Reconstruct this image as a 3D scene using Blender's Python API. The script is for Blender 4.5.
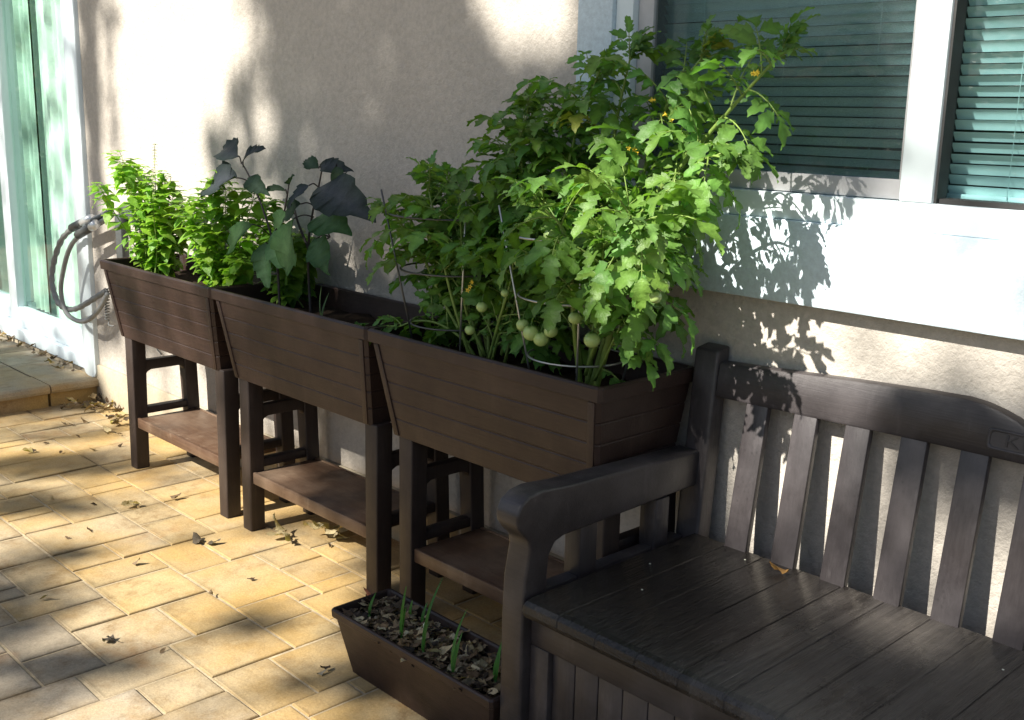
import bpy, bmesh, math, random
from mathutils import Vector, Matrix, noise
R = math.radians
for o in list(bpy.data.objects): bpy.data.objects.remove(o)
scene = bpy.context.scene
col = scene.collection

# ------------------------------------------------------------ camera, sky, sun, exposure
CAM = Vector((3.9222, -1.6582, 1.3311)); YAW, PITCH, ROLL, FPX = 0.8059, 0.2211, 0.0230, 1094.1
cd = bpy.data.cameras.new('camera'); cam = bpy.data.objects.new('camera', cd); col.objects.link(cam)
fw = Vector((-math.sin(YAW)*math.cos(PITCH), math.cos(YAW)*math.cos(PITCH), -math.sin(PITCH)))
rt = Vector((math.cos(YAW), math.sin(YAW), 0)); up = rt.cross(fw)
r2 = rt*math.cos(ROLL) + up*math.sin(ROLL); u2 = -rt*math.sin(ROLL) + up*math.cos(ROLL)
cam.matrix_world = Matrix((( r2.x, u2.x, -fw.x, CAM.x), (r2.y, u2.y, -fw.y, CAM.y), (r2.z, u2.z, -fw.z, CAM.z), (0,0,0,1)))
cd.sensor_width = 36; cd.lens = FPX/1024*36; cd.clip_start = 0.02; cd.clip_end = 500
scene.camera = cam

SUN_EL, SUN_AZ = R(40), R(8)            # light travels towards +y, slightly +x, and down
LD = Vector((math.sin(SUN_AZ)*math.cos(SUN_EL), math.cos(SUN_AZ)*math.cos(SUN_EL), -math.sin(SUN_EL)))
w = bpy.data.worlds.new('World'); scene.world = w; w.use_nodes = True
nt = w.node_tree; bgn = nt.nodes['Background']
sky = nt.nodes.new('ShaderNodeTexSky'); sky.sky_type = 'NISHITA'; sky.sun_disc = False
sky.sun_elevation = SUN_EL; sky.sun_rotation = math.atan2(-LD.x, -LD.y)
nt.links.new(sky.outputs[0], bgn.inputs[0]); bgn.inputs[1].default_value = 0.05
sd = bpy.data.lights.new('sun', 'SUN'); sd.energy = 5.0; sd.angle = R(0.53); sd.color = (1.0, 0.95, 0.85)
sun = bpy.data.objects.new('sun', sd); col.objects.link(sun)
sun.rotation_euler = LD.to_track_quat('-Z', 'Y').to_euler(); sun.location = (0, -6, 7)
vs = scene.view_settings
vs.view_transform = 'Standard'; vs.look = 'None'; vs.gamma = 1; vs.use_curve_mapping = False
vs.exposure = 1.3

# ------------------------------------------------------------ helpers
class MB:
    def __init__(s): s.v = []; s.f = []; s.c = []
    def add(s, vs, fs, c=None):
        b = len(s.v); s.v += [tuple(p) for p in vs]; s.f += [tuple(i+b for i in f) for f in fs]
        s.c += [c or (1,1,1)]*len(vs)
    def box(s, x0, x1, y0, y1, z0, z1, c=None):
        s.add([(x0,y0,z0),(x1,y0,z0),(x1,y1,z0),(x0,y1,z0),(x0,y0,z1),(x1,y0,z1),(x1,y1,z1),(x0,y1,z1)],
              [(3,2,1,0),(4,5,6,7),(0,1,5,4),(1,2,6,5),(2,3,7,6),(3,0,4,7)], c)
    def hexa(s, p, c=None):
        s.add(p, [(3,2,1,0),(4,5,6,7),(0,1,5,4),(1,2,6,5),(2,3,7,6),(3,0,4,7)], c)
    def rings(s, rings, cap0=True, cap1=True, c=None, closed=True, cols=None):
        n = len(rings[0]); start = len(s.v); vs = [p for r in rings for p in r]; fs = []
        for i in range(len(rings)-1):
            for j in range(n if closed else n-1):
                k = (j+1) % n
                fs.append((i*n+j, i*n+k, (i+1)*n+k, (i+1)*n+j))
        if cap0: fs.append(tuple(range(n-1, -1, -1)))
        if cap1: fs.append(tuple((len(rings)-1)*n + j for j in range(n)))
        s.add(vs, fs, c)
        if cols:
            for i, q in enumerate(cols):
                for j in range(n): s.c[start+i*n+j] = q
    def prism(s, poly, axis, a, b, c=None):
        # poly: 2-D outline; axis 0: (y,z) outline run along x ; axis 1: (x,z) along y ; axis 2: (x,y) along z
        def P(q, t): return (t,q[0],q[1]) if axis == 0 else ((q[0],t,q[1]) if axis == 1 else (q[0],q[1],t))
        n = len(poly)
        s.add([P(q,a) for q in poly]+[P(q,b) for q in poly],
              [tuple(range(n-1,-1,-1)), tuple(range(n,2*n))]+[(i,(i+1)%n,n+(i+1)%n,n+i) for i in range(n)], c)
    def tube(s, pts, rad, n=6, c=None, cap=True):
        pts = [Vector(p) for p in pts]
        if not isinstance(rad, (list, tuple)): rad = [rad]*len(pts)
        rs = []; prev = None
        for i, p in enumerate(pts):
            t = (pts[min(i+1,len(pts)-1)]-pts[max(i-1,0)])
            if t.length < 1e-9: t = Vector((0,0,1))
            t.normalize()
            if prev is None:
                a = t.cross(Vector((0,0,1)) if abs(t.z) < .9 else Vector((1,0,0)))
            else:
                a = prev - t*prev.dot(t)
            a.normalize(); prev = a; b = t.cross(a)
            rs.append([tuple(p + (a*math.cos(2*math.pi*k/n) + b*math.sin(2*math.pi*k/n))*rad[i]) for k in range(n)])
        s.rings(rs, cap, cap, c)
    def sphere(s, ctr, r, seg=12, rn=8, sq=1.0, c=None):
        rs = []
        for i in range(rn+1):
            th = math.pi*i/rn
            rs.append([(ctr[0]+r*math.sin(th)*math.cos(2*math.pi*k/seg)+1e-6*k, ctr[1]+r*math.sin(th)*math.sin(2*math.pi*k/seg), ctr[2]-r*sq*math.cos(th)) for k in range(seg)])
        s.rings(rs, False, False, c)
    def build(s, name, m, parent=None, smooth=False, bevel=0, seg=2, colname=None, merge=False):
        me = bpy.data.meshes.new(name); me.from_pydata(s.v, [], s.f)
        if colname:
            at = me.color_attributes.new(colname, 'FLOAT_COLOR', 'POINT')
            flat = []
            for q in s.c: flat += [q[0], q[1], q[2], 1.0]
            at.data.foreach_set('color', flat)
        bm = bmesh.new(); bm.from_mesh(me)
        if merge: bmesh.ops.remove_doubles(bm, verts=bm.verts, dist=1e-5)
        if not colname: bmesh.ops.recalc_face_normals(bm, faces=bm.faces)
        if bevel:
            ed = [e for e in bm.edges if len(e.link_faces) == 2 and e.calc_face_angle(0) > R(25)]
            bmesh.ops.bevel(bm, geom=ed, offset=bevel, segments=seg, profile=.5, affect='EDGES', clamp_overlap=True)
        bm.to_mesh(me); bm.free()
        if smooth:
            for p in me.polygons: p.use_smooth = True
        elif bevel:
            for p in me.polygons: p.use_smooth = True
            me.set_sharp_from_angle(angle=R(35))
        me.materials.append(m)
        o = bpy.data.objects.new(name, me); col.objects.link(o)
        if parent is not None: o.parent = parent
        return o
def tag(o, label=None, cat=None, group=None, kind=None):
    if label: o['label'] = label
    if cat: o['category'] = cat
    if group: o['group'] = group
    if kind: o['kind'] = kind
    return o
def empty(name, loc=(0,0,0), rz=0):
    o = bpy.data.objects.new(name, None); col.objects.link(o); o.location = loc; o.rotation_euler.z = rz
    o.empty_display_size = .1
    return o
KIDS = {}
def copy_tree(o, parent=None):
    c = o.copy(); col.objects.link(c)
    if parent is not None: c.parent = parent
    for ch in [q for q in list(bpy.data.objects) if q.parent == o]: copy_tree(ch, c)
    return c
def crom(pts, n=6):
    pts = [Vector(p) for p in pts]
    P = [pts[0]*2-pts[1]]+pts+[pts[-1]*2-pts[-2]]; out = []
    for i in range(1, len(P)-2):
        for k in range(n):
            t = k/n; a, b, c, d = P[i-1], P[i], P[i+1], P[i+2]
            out.append(0.5*((2*b)+(c-a)*t+(2*a-5*b+4*c-d)*t*t+(3*b-a-3*c+d)*t**3))
    out.append(pts[-1]); return out
def lerp(a, b, t): return a+(b-a)*t

# ------------------------------------------------------------ materials
def N(t, ty, **k):
    n = t.nodes.new('ShaderNode'+ty)
    for a, b in k.items(): setattr(n, a, b)
    return n
def newmat(name):
    m = bpy.data.materials.new(name); m.use_nodes = True
    return m, m.node_tree, m.node_tree.nodes['Principled BSDF']
def ramp(t, src, stops):
    r = N(t, 'ValToRGB'); e = r.color_ramp.elements
    while len(e) < len(stops): e.new(.5)
    for q, (p, c) in zip(e, stops): q.position = p; q.color = (c[0], c[1], c[2], 1)
    t.links.new(src, r.inputs[0]); return r.outputs[0]
def texnoise(t, scale, detail=4, rough=.5, stretch=(1,1,1), coord='Object', off=(0,0,0)):
    tc = N(t, 'TexCoord'); mp = N(t, 'Mapping'); mp.inputs['Scale'].default_value = stretch; mp.inputs['Location'].default_value = off
    t.links.new(tc.outputs[coord], mp.inputs[0])
    oi = N(t, 'ObjectInfo'); om = N(t, 'Vector' + 'Math', operation='SCALE'); om.inputs[0].default_value = (7.3, 5.1, 9.7); t.links.new(oi.outputs['Random'], om.inputs['Scale'])
    ov = N(t, 'VectorMath', operation='ADD'); t.links.new(mp.outputs[0], ov.inputs[0]); t.links.new(om.outputs[0], ov.inputs[1])
    n = N(t, 'TexNoise'); n.inputs['Scale'].default_value = scale; n.inputs['Detail'].default_value = detail; n.inputs['Roughness'].default_value = rough
    t.links.new(ov.outputs[0], n.inputs['Vector']); return n.outputs['Fac']
def bump(t, b, src, strength, dist, prev=None):
    n = N(t, 'Bump'); n.inputs['Strength'].default_value = strength; n.inputs['Distance'].default_value = dist
    t.links.new(src, n.inputs['Height'])
    if prev: t.links.new(prev, n.inputs['Normal'])
    t.links.new(n.outputs[0], b.inputs['Normal']); return n.outputs[0]
def mixc(t, fac, a, b, mode='MIX'):
    n = N(t, 'Mix', data_type='RGBA', blend_type=mode)
    if isinstance(fac, (int, float)): n.inputs[0].default_value = fac
    else: t.links.new(fac, n.inputs[0])
    for i, q in ((6, a), (7, b)):
        if isinstance(q, (tuple, list)): n.inputs[i].default_value = (q[0], q[1], q[2], 1)
        else: t.links.new(q, n.inputs[i])
    return n.outputs[2]

def m_stucco(name, c0, c1, stain=None, bs=.5, rough=.9):
    m, t, b = newmat(name)
    big = texnoise(t, 2.2, 5, .6); c = ramp(t, big, [(.3, c0), (.7, c1)])
    fine = texnoise(t, 75, 4, .7)
    c = mixc(t, .4, c, ramp(t, fine, [(.35, (.55,.55,.55)), (.65, (1,1,1))]), 'MULTIPLY')
    if stain:
        tc = N(t, 'TexCoord'); sp = N(t, 'SeparateXYZ'); t.links.new(tc.outputs['Object'], sp.inputs[0])
        mr = N(t, 'MapRange'); mr.inputs[1].default_value = .35; mr.inputs[2].default_value = .0; t.links.new(sp.outputs['Z'], mr.inputs[0])
        sn = texnoise(t, 6, 6, .7, (1,1,.4))
        mu = N(t, 'Math', operation='MULTIPLY'); t.links.new(mr.outputs[0], mu.inputs[0]); t.links.new(sn, mu.inputs[1])
        c = mixc(t, mu.outputs[0], c, stain)
    t.links.new(c, b.inputs['Base Color']); b.inputs['Roughness'].default_value = rough
    b.inputs['Specular IOR Level'].default_value = .2
    h1 = texnoise(t, 42, 5, .7)
    n1 = bump(t, b, h1, bs, .006)
    bump(t, b, texnoise(t, 240, 2, .5), bs*.7, .002, n1)
    return m
def m_plastic(name, c0, c1, rough, grain, gs=.35, dust=None, wet=None, drops=False):
    m, t, b = newmat(name)
    g = texnoise(t, 26, 6, .6, grain)
    c = ramp(t, g, [(.3, c0), (.7, c1)])
    d = texnoise(t, 3.5, 6, .65)
    if dust:
        c = mixc(t, ramp(t, d, [(.45, (0,0,0)), (.8, (.6,.6,.6))]), c, dust)
        c = mixc(t, ramp(t, texnoise(t, 14, 6, .75, (1,1,.28), off=(2,5,1)), [(.55, (0,0,0)), (.75, (.45,.45,.45))]), c, dust)
    r = N(t, 'MapRange'); r.inputs[1].default_value = .3; r.inputs[2].default_value = .7; r.inputs[3].default_value = rough-.08; r.inputs[4].default_value = rough+.12
    t.links.new(texnoise(t, 9, 5, .6), r.inputs[0]); ro = r.outputs[0]
    if wet:
        tc = N(t, 'TexCoord'); sp = N(t, 'SeparateXYZ'); t.links.new(tc.outputs['Object'], sp.inputs[0])
        gx = N(t, 'MapRange'); gx.inputs[1].default_value = -.15; gx.inputs[2].default_value = -.60; gx.inputs[3].default_value = -.10; gx.inputs[4].default_value = .30; t.links.new(sp.outputs['X'], gx.inputs[0])
        ad = N(t, 'Math', operation='ADD'); t.links.new(gx.outputs[0], ad.inputs[0]); t.links.new(texnoise(t, 3.0, 7, .72, (2.6,.5,1), off=(1.7,.4,0)), ad.inputs[1])
        wn = ramp(t, ad.outputs[0], [(.46, (0,0,0)), (.60, (.9,.9,.9))])
        c = mixc(t, wn, c, wet)
        mm = N(t, 'Mix'); t.links.new(wn, mm.inputs[0]); t.links.new(ro, mm.inputs[2]); mm.inputs[3].default_value = .22
        ro = mm.outputs[0]
    if drops:
        vo = N(t, 'TexVoronoi'); vo.inputs['Scale'].default_value = 75; vo.inputs['Randomness'].default_value = 1
        tc = N(t, 'TexCoord'); t.links.new(tc.outputs['Object'], vo.inputs['Vector'])
        dm = N(t, 'Math', operation='MULTIPLY'); t.links.new(ramp(t, vo.outputs['Distance'], [(.12, (1,1,1)), (.30, (0,0,0))]), dm.inputs[0])
        t.links.new(ramp(t, texnoise(t, 5, 3, .6), [(.54, (0,0,0)), (.66, (.6,.6,.6))]), dm.inputs[1])
        c = mixc(t, dm.outputs[0], c, (.02,.017,.018))
    t.links.new(c, b.inputs['Base Color']); t.links.new(ro, b.inputs['Roughness'])
    b.inputs['Specular IOR Level'].default_value = .4
    n1 = bump(t, b, texnoise(t, 40, 4, .7, grain), gs, .0025)
    bump(t, b, texnoise(t, 300, 2, .5), .12, .0006, n1)
    return m
def m_simple(name, c, rough=.5, metal=0, var=.25, scale=20, bs=.1, spec=.4):
    m, t, b = newmat(name)
    n = texnoise(t, scale, 5, .6)
    t.links.new(ramp(t, n, [(.25, tuple(q*(1-var) for q in c)), (.75, tuple(min(1, q*(1+var)) for q in c))]), b.inputs['Base Color'])
    b.inputs['Roughness'].default_value = rough; b.inputs['Metallic'].default_value = metal; b.inputs['Specular IOR Level'].default_value = spec
    if bs: bump(t, b, texnoise(t, scale*4, 3, .6), bs, .002)
    return m
def m_leaf(name, tint=(1,1,1), trans=.38, rough=.42, spec=.35):
    m, t, b = newmat(name)
    a = N(t, 'VertexColor', layer_name='Col')
    n = texnoise(t, 45, 4, .6)
    c = mixc(t, .5, a.outputs[0], ramp(t, n, [(.3, (.55,.57,.5)), (.7, (1.25,1.22,1.1))]), 'MULTIPLY')
    c = mixc(t, 1.0, c, tint, 'MULTIPLY')
    t.links.new(c, b.inputs['Base Color']); b.inputs['Roughness'].default_value = rough; b.inputs['Specular IOR Level'].default_value = spec
    bn = bump(t, b, texnoise(t, 95, 4, .65), .9, .003)
    tr = N(t, 'BsdfTranslucent')
    c2 = mixc(t, 1.0, c, (1.5, 1.7, .55), 'MULTIPLY'); t.links.new(c2, tr.inputs[0])
    mx = N(t, 'MixShader'); mx.inputs[0].default_value = trans
    t.links.new(b.outputs[0], mx.inputs[1]); t.links.new(tr.outputs[0], mx.inputs[2])
    t.links.new(mx.outputs[0], t.nodes['Material Output'].inputs[0]); return m
def m_glass(name, tint, refl=1.5):
    m, t, b = newmat(name); t.nodes.remove(b)
    tr = N(t, 'BsdfTransparent'); tr.inputs[0].default_value = (*tint, 1)
    gl = N(t, 'BsdfGlossy'); gl.inputs['Roughness'].default_value = .004
    bump_n = N(t, 'Bump'); bump_n.inputs['Strength'].default_value = .02; bump_n.inputs['Distance'].default_value = .01
    t.links.new(texnoise(t, 2.5, 2, .5), bump_n.inputs['Height']); t.links.new(bump_n.outputs[0], gl.inputs['Normal'])
    fr = N(t, 'Fresnel'); fr.inputs[0].default_value = refl
    ge = N(t, 'NewGeometry'); iv = N(t, 'Math', operation='SUBTRACT'); iv.inputs[0].default_value = 1; t.links.new(ge.outputs['Backfacing'], iv.inputs[1])
    fm = N(t, 'Math', operation='MULTIPLY'); t.links.new(fr.outputs[0], fm.inputs[0]); t.links.new(iv.outputs[0], fm.inputs[1])   # the rear face of the sheet adds nothing: only the outer face mirrors
    mx = N(t, 'MixShader'); t.links.new(fm.outputs[0], mx.inputs[0]); t.links.new(tr.outputs[0], mx.inputs[1]); t.links.new(gl.outputs[0], mx.inputs[2])
    t.links.new(mx.outputs[0], t.nodes['Material Output'].inputs[0]); return m

M = {}
M['wall'] = m_stucco('wall_stucco', (.475,.435,.385), (.545,.50,.445), stain=(.30,.24,.17), bs=.95)
M['trim'] = m_stucco('white_stucco', (.585,.70,.775), (.64,.745,.81), bs=.3, rough=.75)
M['foundation'] = m_stucco('foundation_concrete', (.46,.40,.30), (.56,.49,.37), stain=(.25,.2,.13), bs=.4)
M['vinyl'] = m_simple('white_vinyl', (.66,.74,.775), .35, var=.03, bs=.02)
M['greyframe'] = m_simple('grey_aluminium', (.42,.42,.43), .5, var=.1, bs=.03)
M['gasket'] = m_simple('black_gasket', (.03,.03,.03), .6, bs=0)
M['glass'] = m_glass('window_glass', (.83,.955,.965), 1.5)
M['doorglass'] = m_glass('door_glass', (.89,.975,.94), 1.5)
M['blind'] = m_simple('blind_slat', (.80,.86,.84), .5, var=.06, bs=0)
M['curtain'] = m_simple('curtain_cloth', (.88,.92,.88), .9, var=.05, bs=0)
M['sheer'] = m_simple('sheer_cloth', (.52,.62,.57), .9, var=.08, bs=0)
M['room'] = m_simple('room_plaster', (.25,.26,.25), .9, var=.1, bs=0)
M['planter'] = m_plastic('brown_planter_plastic', (.021,.0108,.0082), (.032,.0172,.0132), .46, (.35,6,6), dust=(.072,.045,.036))
M['leg'] = m_plastic('brown_leg_plastic', (.022,.0145,.012), (.034,.022,.018), .5, (6,6,.4), gs=.15, dust=(.07,.052,.042))
M['shelf'] = m_plastic('brown_shelf_plastic', (.07,.038,.023), (.115,.066,.04), .42, (.3,5,5), dust=(.30,.22,.155))  # dust tone lightened so the shelves look sunlit
M['bench'] = m_plastic('bench_resin', (.025,.0215,.0225), (.036,.031,.0325), .36, (.3,7,7), gs=.25, dust=(.125,.112,.116), drops=True)
M['benchv'] = m_plastic('bench_resin_upright', (.025,.0215,.0225), (.036,.031,.0325), .36, (7,7,.3), gs=.25, dust=(.125,.112,.116), drops=True)
M['seat'] = m_plastic('bench_lid_resin', (.013,.011,.011), (.058,.052,.049), .30, (3.6,.10,3.6), gs=1.7, dust=(.13,.115,.10), wet=(.012,.010,.0095))
M['soil'] = m_simple('potting_soil', (.022,.015,.010), .95, var=.5, scale=60, bs=.8, spec=.1)
M['tomleaf'] = m_leaf('tomato_leaf')
M['basil'] = m_leaf('basil_leaf', trans=.45, rough=.35)
M['eggleaf'] = m_leaf('eggplant_leaf', trans=.28, rough=.6, spec=.15)
M['stem'] = m_simple('green_stem', (.16,.24,.05), .5, var=.3, scale=40, bs=.1)
M['darkstem'] = m_simple('purple_stem', (.035,.03,.03), .5, var=.3, scale=40, bs=.1)
M['greenfruit'] = m_simple('green_tomato_skin', (.34,.46,.16), .25, var=.12, scale=25, bs=0, spec=.5)
M['redfruit'] = m_simple('red_tomato_skin', (.50,.06,.02), .25, var=.2, scale=25, bs=0, spec=.5)
M['petal'] = m_simple('yellow_petal', (.75,.55,.05), .6, var=.15, bs=0)
M['spike'] = m_simple('flower_spike', (.30,.36,.14), .7, var=.3, scale=80, bs=0)
M['wire'] = m_simple('dark_cage_wire', (.10,.10,.10), .4, metal=.7, var=.3, bs=.05)
M['zinc'] = m_simple('galvanised_wire', (.5,.5,.48), .35, metal=.8, var=.2, bs=.05)
M['dryleaf'] = m_leaf('dry_leaf', trans=.2, rough=.8)
M['hose'] = m_simple('grey_hose_rubber', (.20,.205,.20), .5, var=.2, scale=50, bs=.4)
M['hosedark'] = m_simple('dark_hose_rubber', (.06,.065,.065), .5, var=.2, scale=50, bs=.2)
M['tape'] = m_simple('silver_fitting', (.62,.64,.66), .3, metal=.5, var=.1, bs=.05)
M['bark'] = m_simple('tree_bark', (.12,.09,.06), .9, var=.4, scale=14, bs=.6)
M['treeleaf'] = m_leaf('tree_leaf', trans=.3)
M['fence'] = m_plastic('fence_board', (.30,.22,.14), (.42,.32,.21), .8, (6,6,.4), gs=.4)
def m_paver():
    m, t, b = newmat('concrete_paver')
    a = N(t, 'VertexColor', layer_name='Col')
    big = texnoise(t, 11, 7, .72, coord='Object')
    c = mixc(t, .9, a.outputs[0], ramp(t, big, [(.28, (.55,.44,.31)), (.5, (1,1,1)), (.72, (1.25,1.23,1.2))]), 'MULTIPLY')
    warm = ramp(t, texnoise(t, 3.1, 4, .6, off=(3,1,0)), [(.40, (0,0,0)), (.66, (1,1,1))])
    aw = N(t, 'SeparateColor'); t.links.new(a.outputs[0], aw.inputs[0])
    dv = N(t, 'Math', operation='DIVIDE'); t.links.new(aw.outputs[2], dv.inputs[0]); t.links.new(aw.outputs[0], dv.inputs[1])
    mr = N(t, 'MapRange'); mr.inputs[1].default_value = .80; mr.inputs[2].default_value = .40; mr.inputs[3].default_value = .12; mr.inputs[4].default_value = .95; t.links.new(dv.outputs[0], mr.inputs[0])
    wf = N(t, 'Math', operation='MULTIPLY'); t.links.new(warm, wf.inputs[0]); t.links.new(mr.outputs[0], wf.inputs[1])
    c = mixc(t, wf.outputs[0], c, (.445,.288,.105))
    rust = ramp(t, texnoise(t, 5.5, 4, .6, off=(7,2,0)), [(.60, (0,0,0)), (.78, (1,1,1))])
    c = mixc(t, mulv(t, rust, .65), c, (.30,.145,.045))
    fine = texnoise(t, 190, 3, .7)
    c = mixc(t, .5, c, ramp(t, fine, [(.3, (.55,.53,.5)), (.7, (1.2,1.2,1.2))]), 'MULTIPLY')
    t.links.new(c, b.inputs['Base Color']); b.inputs['Roughness'].default_value = .85; b.inputs['Specular IOR Level'].default_value = .25
    n1 = bump(t, b, texnoise(t, 60, 5, .7), .45, .003)
    bump(t, b, fine, .35, .0015, n1)
    return m
def mulv(t, s, k):
    n = N(t, 'Math', operation='MULTIPLY'); t.links.new(s, n.inputs[0]); n.inputs[1].default_value = k; return n.outputs[0]
M['paver'] = m_paver()
M['sand'] = m_simple('joint_sand', (.40,.32,.21), .95, var=.3, scale=60, bs=.5, spec=.1)
M['earth'] = m_simple('garden_earth', (.16,.14,.08), .95, var=.4, scale=3, bs=.3, spec=.1)
M['screen'] = None
def m_screen():
    m, t, b = newmat('insect_screen'); b.inputs['Base Color'].default_value = (.035,.05,.055,1); b.inputs['Roughness'].default_value = .6
    tr = N(t, 'BsdfTransparent'); mx = N(t, 'MixShader')
    t.links.new(ramp(t, texnoise(t, 700, 1, .5), [(.4, (.14,.14,.14)), (.6, (.24,.24,.24))]), mx.inputs[0])
    t.links.new(tr.outputs[0], mx.inputs[1]); t.links.new(b.outputs[0], mx.inputs[2])
    t.links.new(mx.outputs[0], t.nodes['Material Output'].inputs[0]); return m
M['screen'] = m_screen()

# ------------------------------------------------------------ ground and patio
WY = .36                                    # front of the stucco wall
g = MB(); g.add([(-60,-60,-.03),(60,-60,-.03),(60,60,-.03),(-60,60,-.03)], [(0,1,2,3)])
tag(g.build('ground', M['earth']), kind='structure')
g = MB(); g.add([(-6,-4.2,-.0038),(6,-4.2,-.0038),(6,.42,-.0038),(-6,.42,-.0038)], [(0,1,2,3)])
tag(g.build('joint_sand', M['sand']), kind='structure')
rnd = random.Random(11)
UX, UY, X0, Y0 = .0745, .0775, .303, -.05
known = [(3,6,2,6),(6,8,2,4),(6,8,4,6),(8,10,3,6),(10,13,3,6),(13,16,5,8),(11,13,6,8),(9,11,6,9),(11,14,8,10),(14,16,8,10),
         (16,19,3,6),(13,16,3,5),(11,15,0,3),(15,17,1,3),(8,11,1,3),(8,11,-2,1),(11,13,-2,0),(13,15,-2,0),(5,8,0,2),(3,5,0,2),
         (0,3,2,4),(0,3,0,2),(1,3,4,6),(19,22,4,6),(19,22,1,4),(16,18,6,9),(18,20,6,8)]
KX0, KX1, KY0, KY1 = -58, 70, -6, 48
occ = {}
rects = []
def put(a, b, c, d):
    for i in range(a, b):
        for j in range(c, d): occ[(i,j)] = 1
    rects.append((a,b,c,d))
for q in known: put(*q)
sizes = [(3,3),(3,2),(2,2),(3,4),(2,3),(4,3)]
for j in range(KY0, KY1):
    for i in range(KX0, KX1):
        if (i,j) in occ: continue
        ok = [s for s in sizes if all((i+a, j+b) not in occ for a in range(s[0]) for b in range(s[1]))]
        if ok: s = rnd.choice(ok)
        else:
            s = next((s for s in ((2,1),(1,2),(1,1)) if all((i+a, j+b) not in occ for a in range(s[0]) for b in range(s[1]))), (1,1))
        put(i, i+s[0], j, j+s[1])
pv = MB(); G = .0029
for (a,b,c,d) in rects:
    x0, x1 = X0+a*UX+G*rnd.uniform(.6,1.5), X0+b*UX-G*rnd.uniform(.6,1.5)
    y1, y0 = Y0-c*UY-G*rnd.uniform(.6,1.5), Y0-d*UY+G*rnd.uniform(.6,1.5)
    if y0 > .36: continue
    y1 = min(y1, .372)
    cx = (x0+x1)/2
    cyy = (y0+y1)/2
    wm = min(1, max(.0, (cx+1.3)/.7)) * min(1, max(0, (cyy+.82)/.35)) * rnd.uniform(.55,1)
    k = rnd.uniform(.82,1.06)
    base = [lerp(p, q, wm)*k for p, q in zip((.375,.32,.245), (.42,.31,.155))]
    dz = rnd.uniform(-.0015,.0015); tx, ty = rnd.uniform(-.0015,.0015), rnd.uniform(-.0015,.0015)
    B = .0032
    def ring(i, z): return [(x0+i,y0+i,z-tx-ty),(x1-i,y0+i,z+tx-ty),(x1-i,y1-i,z+tx+ty),(x0+i,y1-i,z-tx+ty)]
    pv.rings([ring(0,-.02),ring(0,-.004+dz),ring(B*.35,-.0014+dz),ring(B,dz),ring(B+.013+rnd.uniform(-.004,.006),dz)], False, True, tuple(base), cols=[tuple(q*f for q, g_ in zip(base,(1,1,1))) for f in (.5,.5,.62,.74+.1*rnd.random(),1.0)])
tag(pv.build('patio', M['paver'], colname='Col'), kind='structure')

# door step (brick edged platform in front of the sliding door)
st = MB(); SX = -.93
st.box(-6, SX-.03, -3.6, .355, -.02, .062, (.34,.28,.2))
n = 0; y = .352
while y > -3.6:                                         # bullnose edge pavers along the end of the step
    L = .225; y0 = max(y-L+.006, -3.6)
    k = rnd.uniform(.8,1.15); c = (.33*k,.28*k,.205*k)
    pr = [(SX-.19,.064),(SX+.012,.064),(SX+.022,.068),(SX+.026,.080),(SX+.022,.096),(SX+.010,.1035),(SX-.19,.1035)]
    st.prism([(p[0],p[1]) for p in pr], 1, y0, y, c)
    st.box(SX-.03, SX-.003+rnd.uniform(-.002,.002), y0+.004-.11*(n%2)*0, y-.002, .0, .061, (.36*k,.25*k,.13*k))
    y -= L; n += 1
xx = SX-.196
while xx > -6:
    y = .352
    while y > -3.6:
        k = rnd.uniform(.8,1.15)
        st.box(xx-.29, xx, y-.22, y-.005, .063, .1025+rnd.uniform(-.001,.001), (.32*k,.28*k,.215*k)); y -= .225
    xx -= .295
o = st.build('door_step', M['paver'], colname='Col')
tag(o, 'low paved step with a rounded brick edge in front of the sliding glass door', 'step')

# ------------------------------------------------------------ house
house = tag(empty('house', (0,WY,0)), 'beige stucco house wall with white framed window and sliding glass door', 'house')
def hp(mb, name, m, parent=None, **k):                     # build in world coords, hang under the house
    for i, v in enumerate(mb.v): mb.v[i] = (v[0], v[1]-WY, v[2])
    return mb.build(name, m, parent or house, **k)
DX0, DX1, DZ0, DZ1 = -3.2, -.975, .105, 2.15
WX0, WX1, WZ0, WZ1 = 2.17, 4.25, 1.13, 2.2
wl = MB()
T = .55
def wb(x0,x1,z0,z1): wl.box(x0,x1,WY,T,z0,z1)
wb(-7, DX0, .17, 2.9); wb(DX0, DX1, DZ1, 2.9); wb(DX1, WX0, .17, 2.9); wb(WX0, WX1, .17, WZ0); wb(WX0, WX1, WZ1, 2.9); wb(WX1, 8, .17, 2.9)
hp(wl, 'wall', M['wall'])
fd = MB(); fd.box(-7, DX0-.001, WY-.012, T, -.03, .168); fd.box(DX1-.02, 8, WY-.012, T, -.03, .168); fd.box(DX0-.001, DX1-.02, WY+.03, T, -.03, .10)
hp(fd, 'foundation', M['foundation'], bevel=.006)
SY = WY-.042
sr = MB()
for (x0,x1,z0,z1) in ((2.06,4.36,.958,WZ0),(2.06,WX0,WZ0,WZ1),(WX1,4.36,WZ0,WZ1),(2.06,4.36,WZ1,WZ1+.11)): sr.box(x0,x1,SY,WY-.001,z0,z1)
hp(sr, 'window_surround', M['trim'], bevel=.004)
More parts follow.
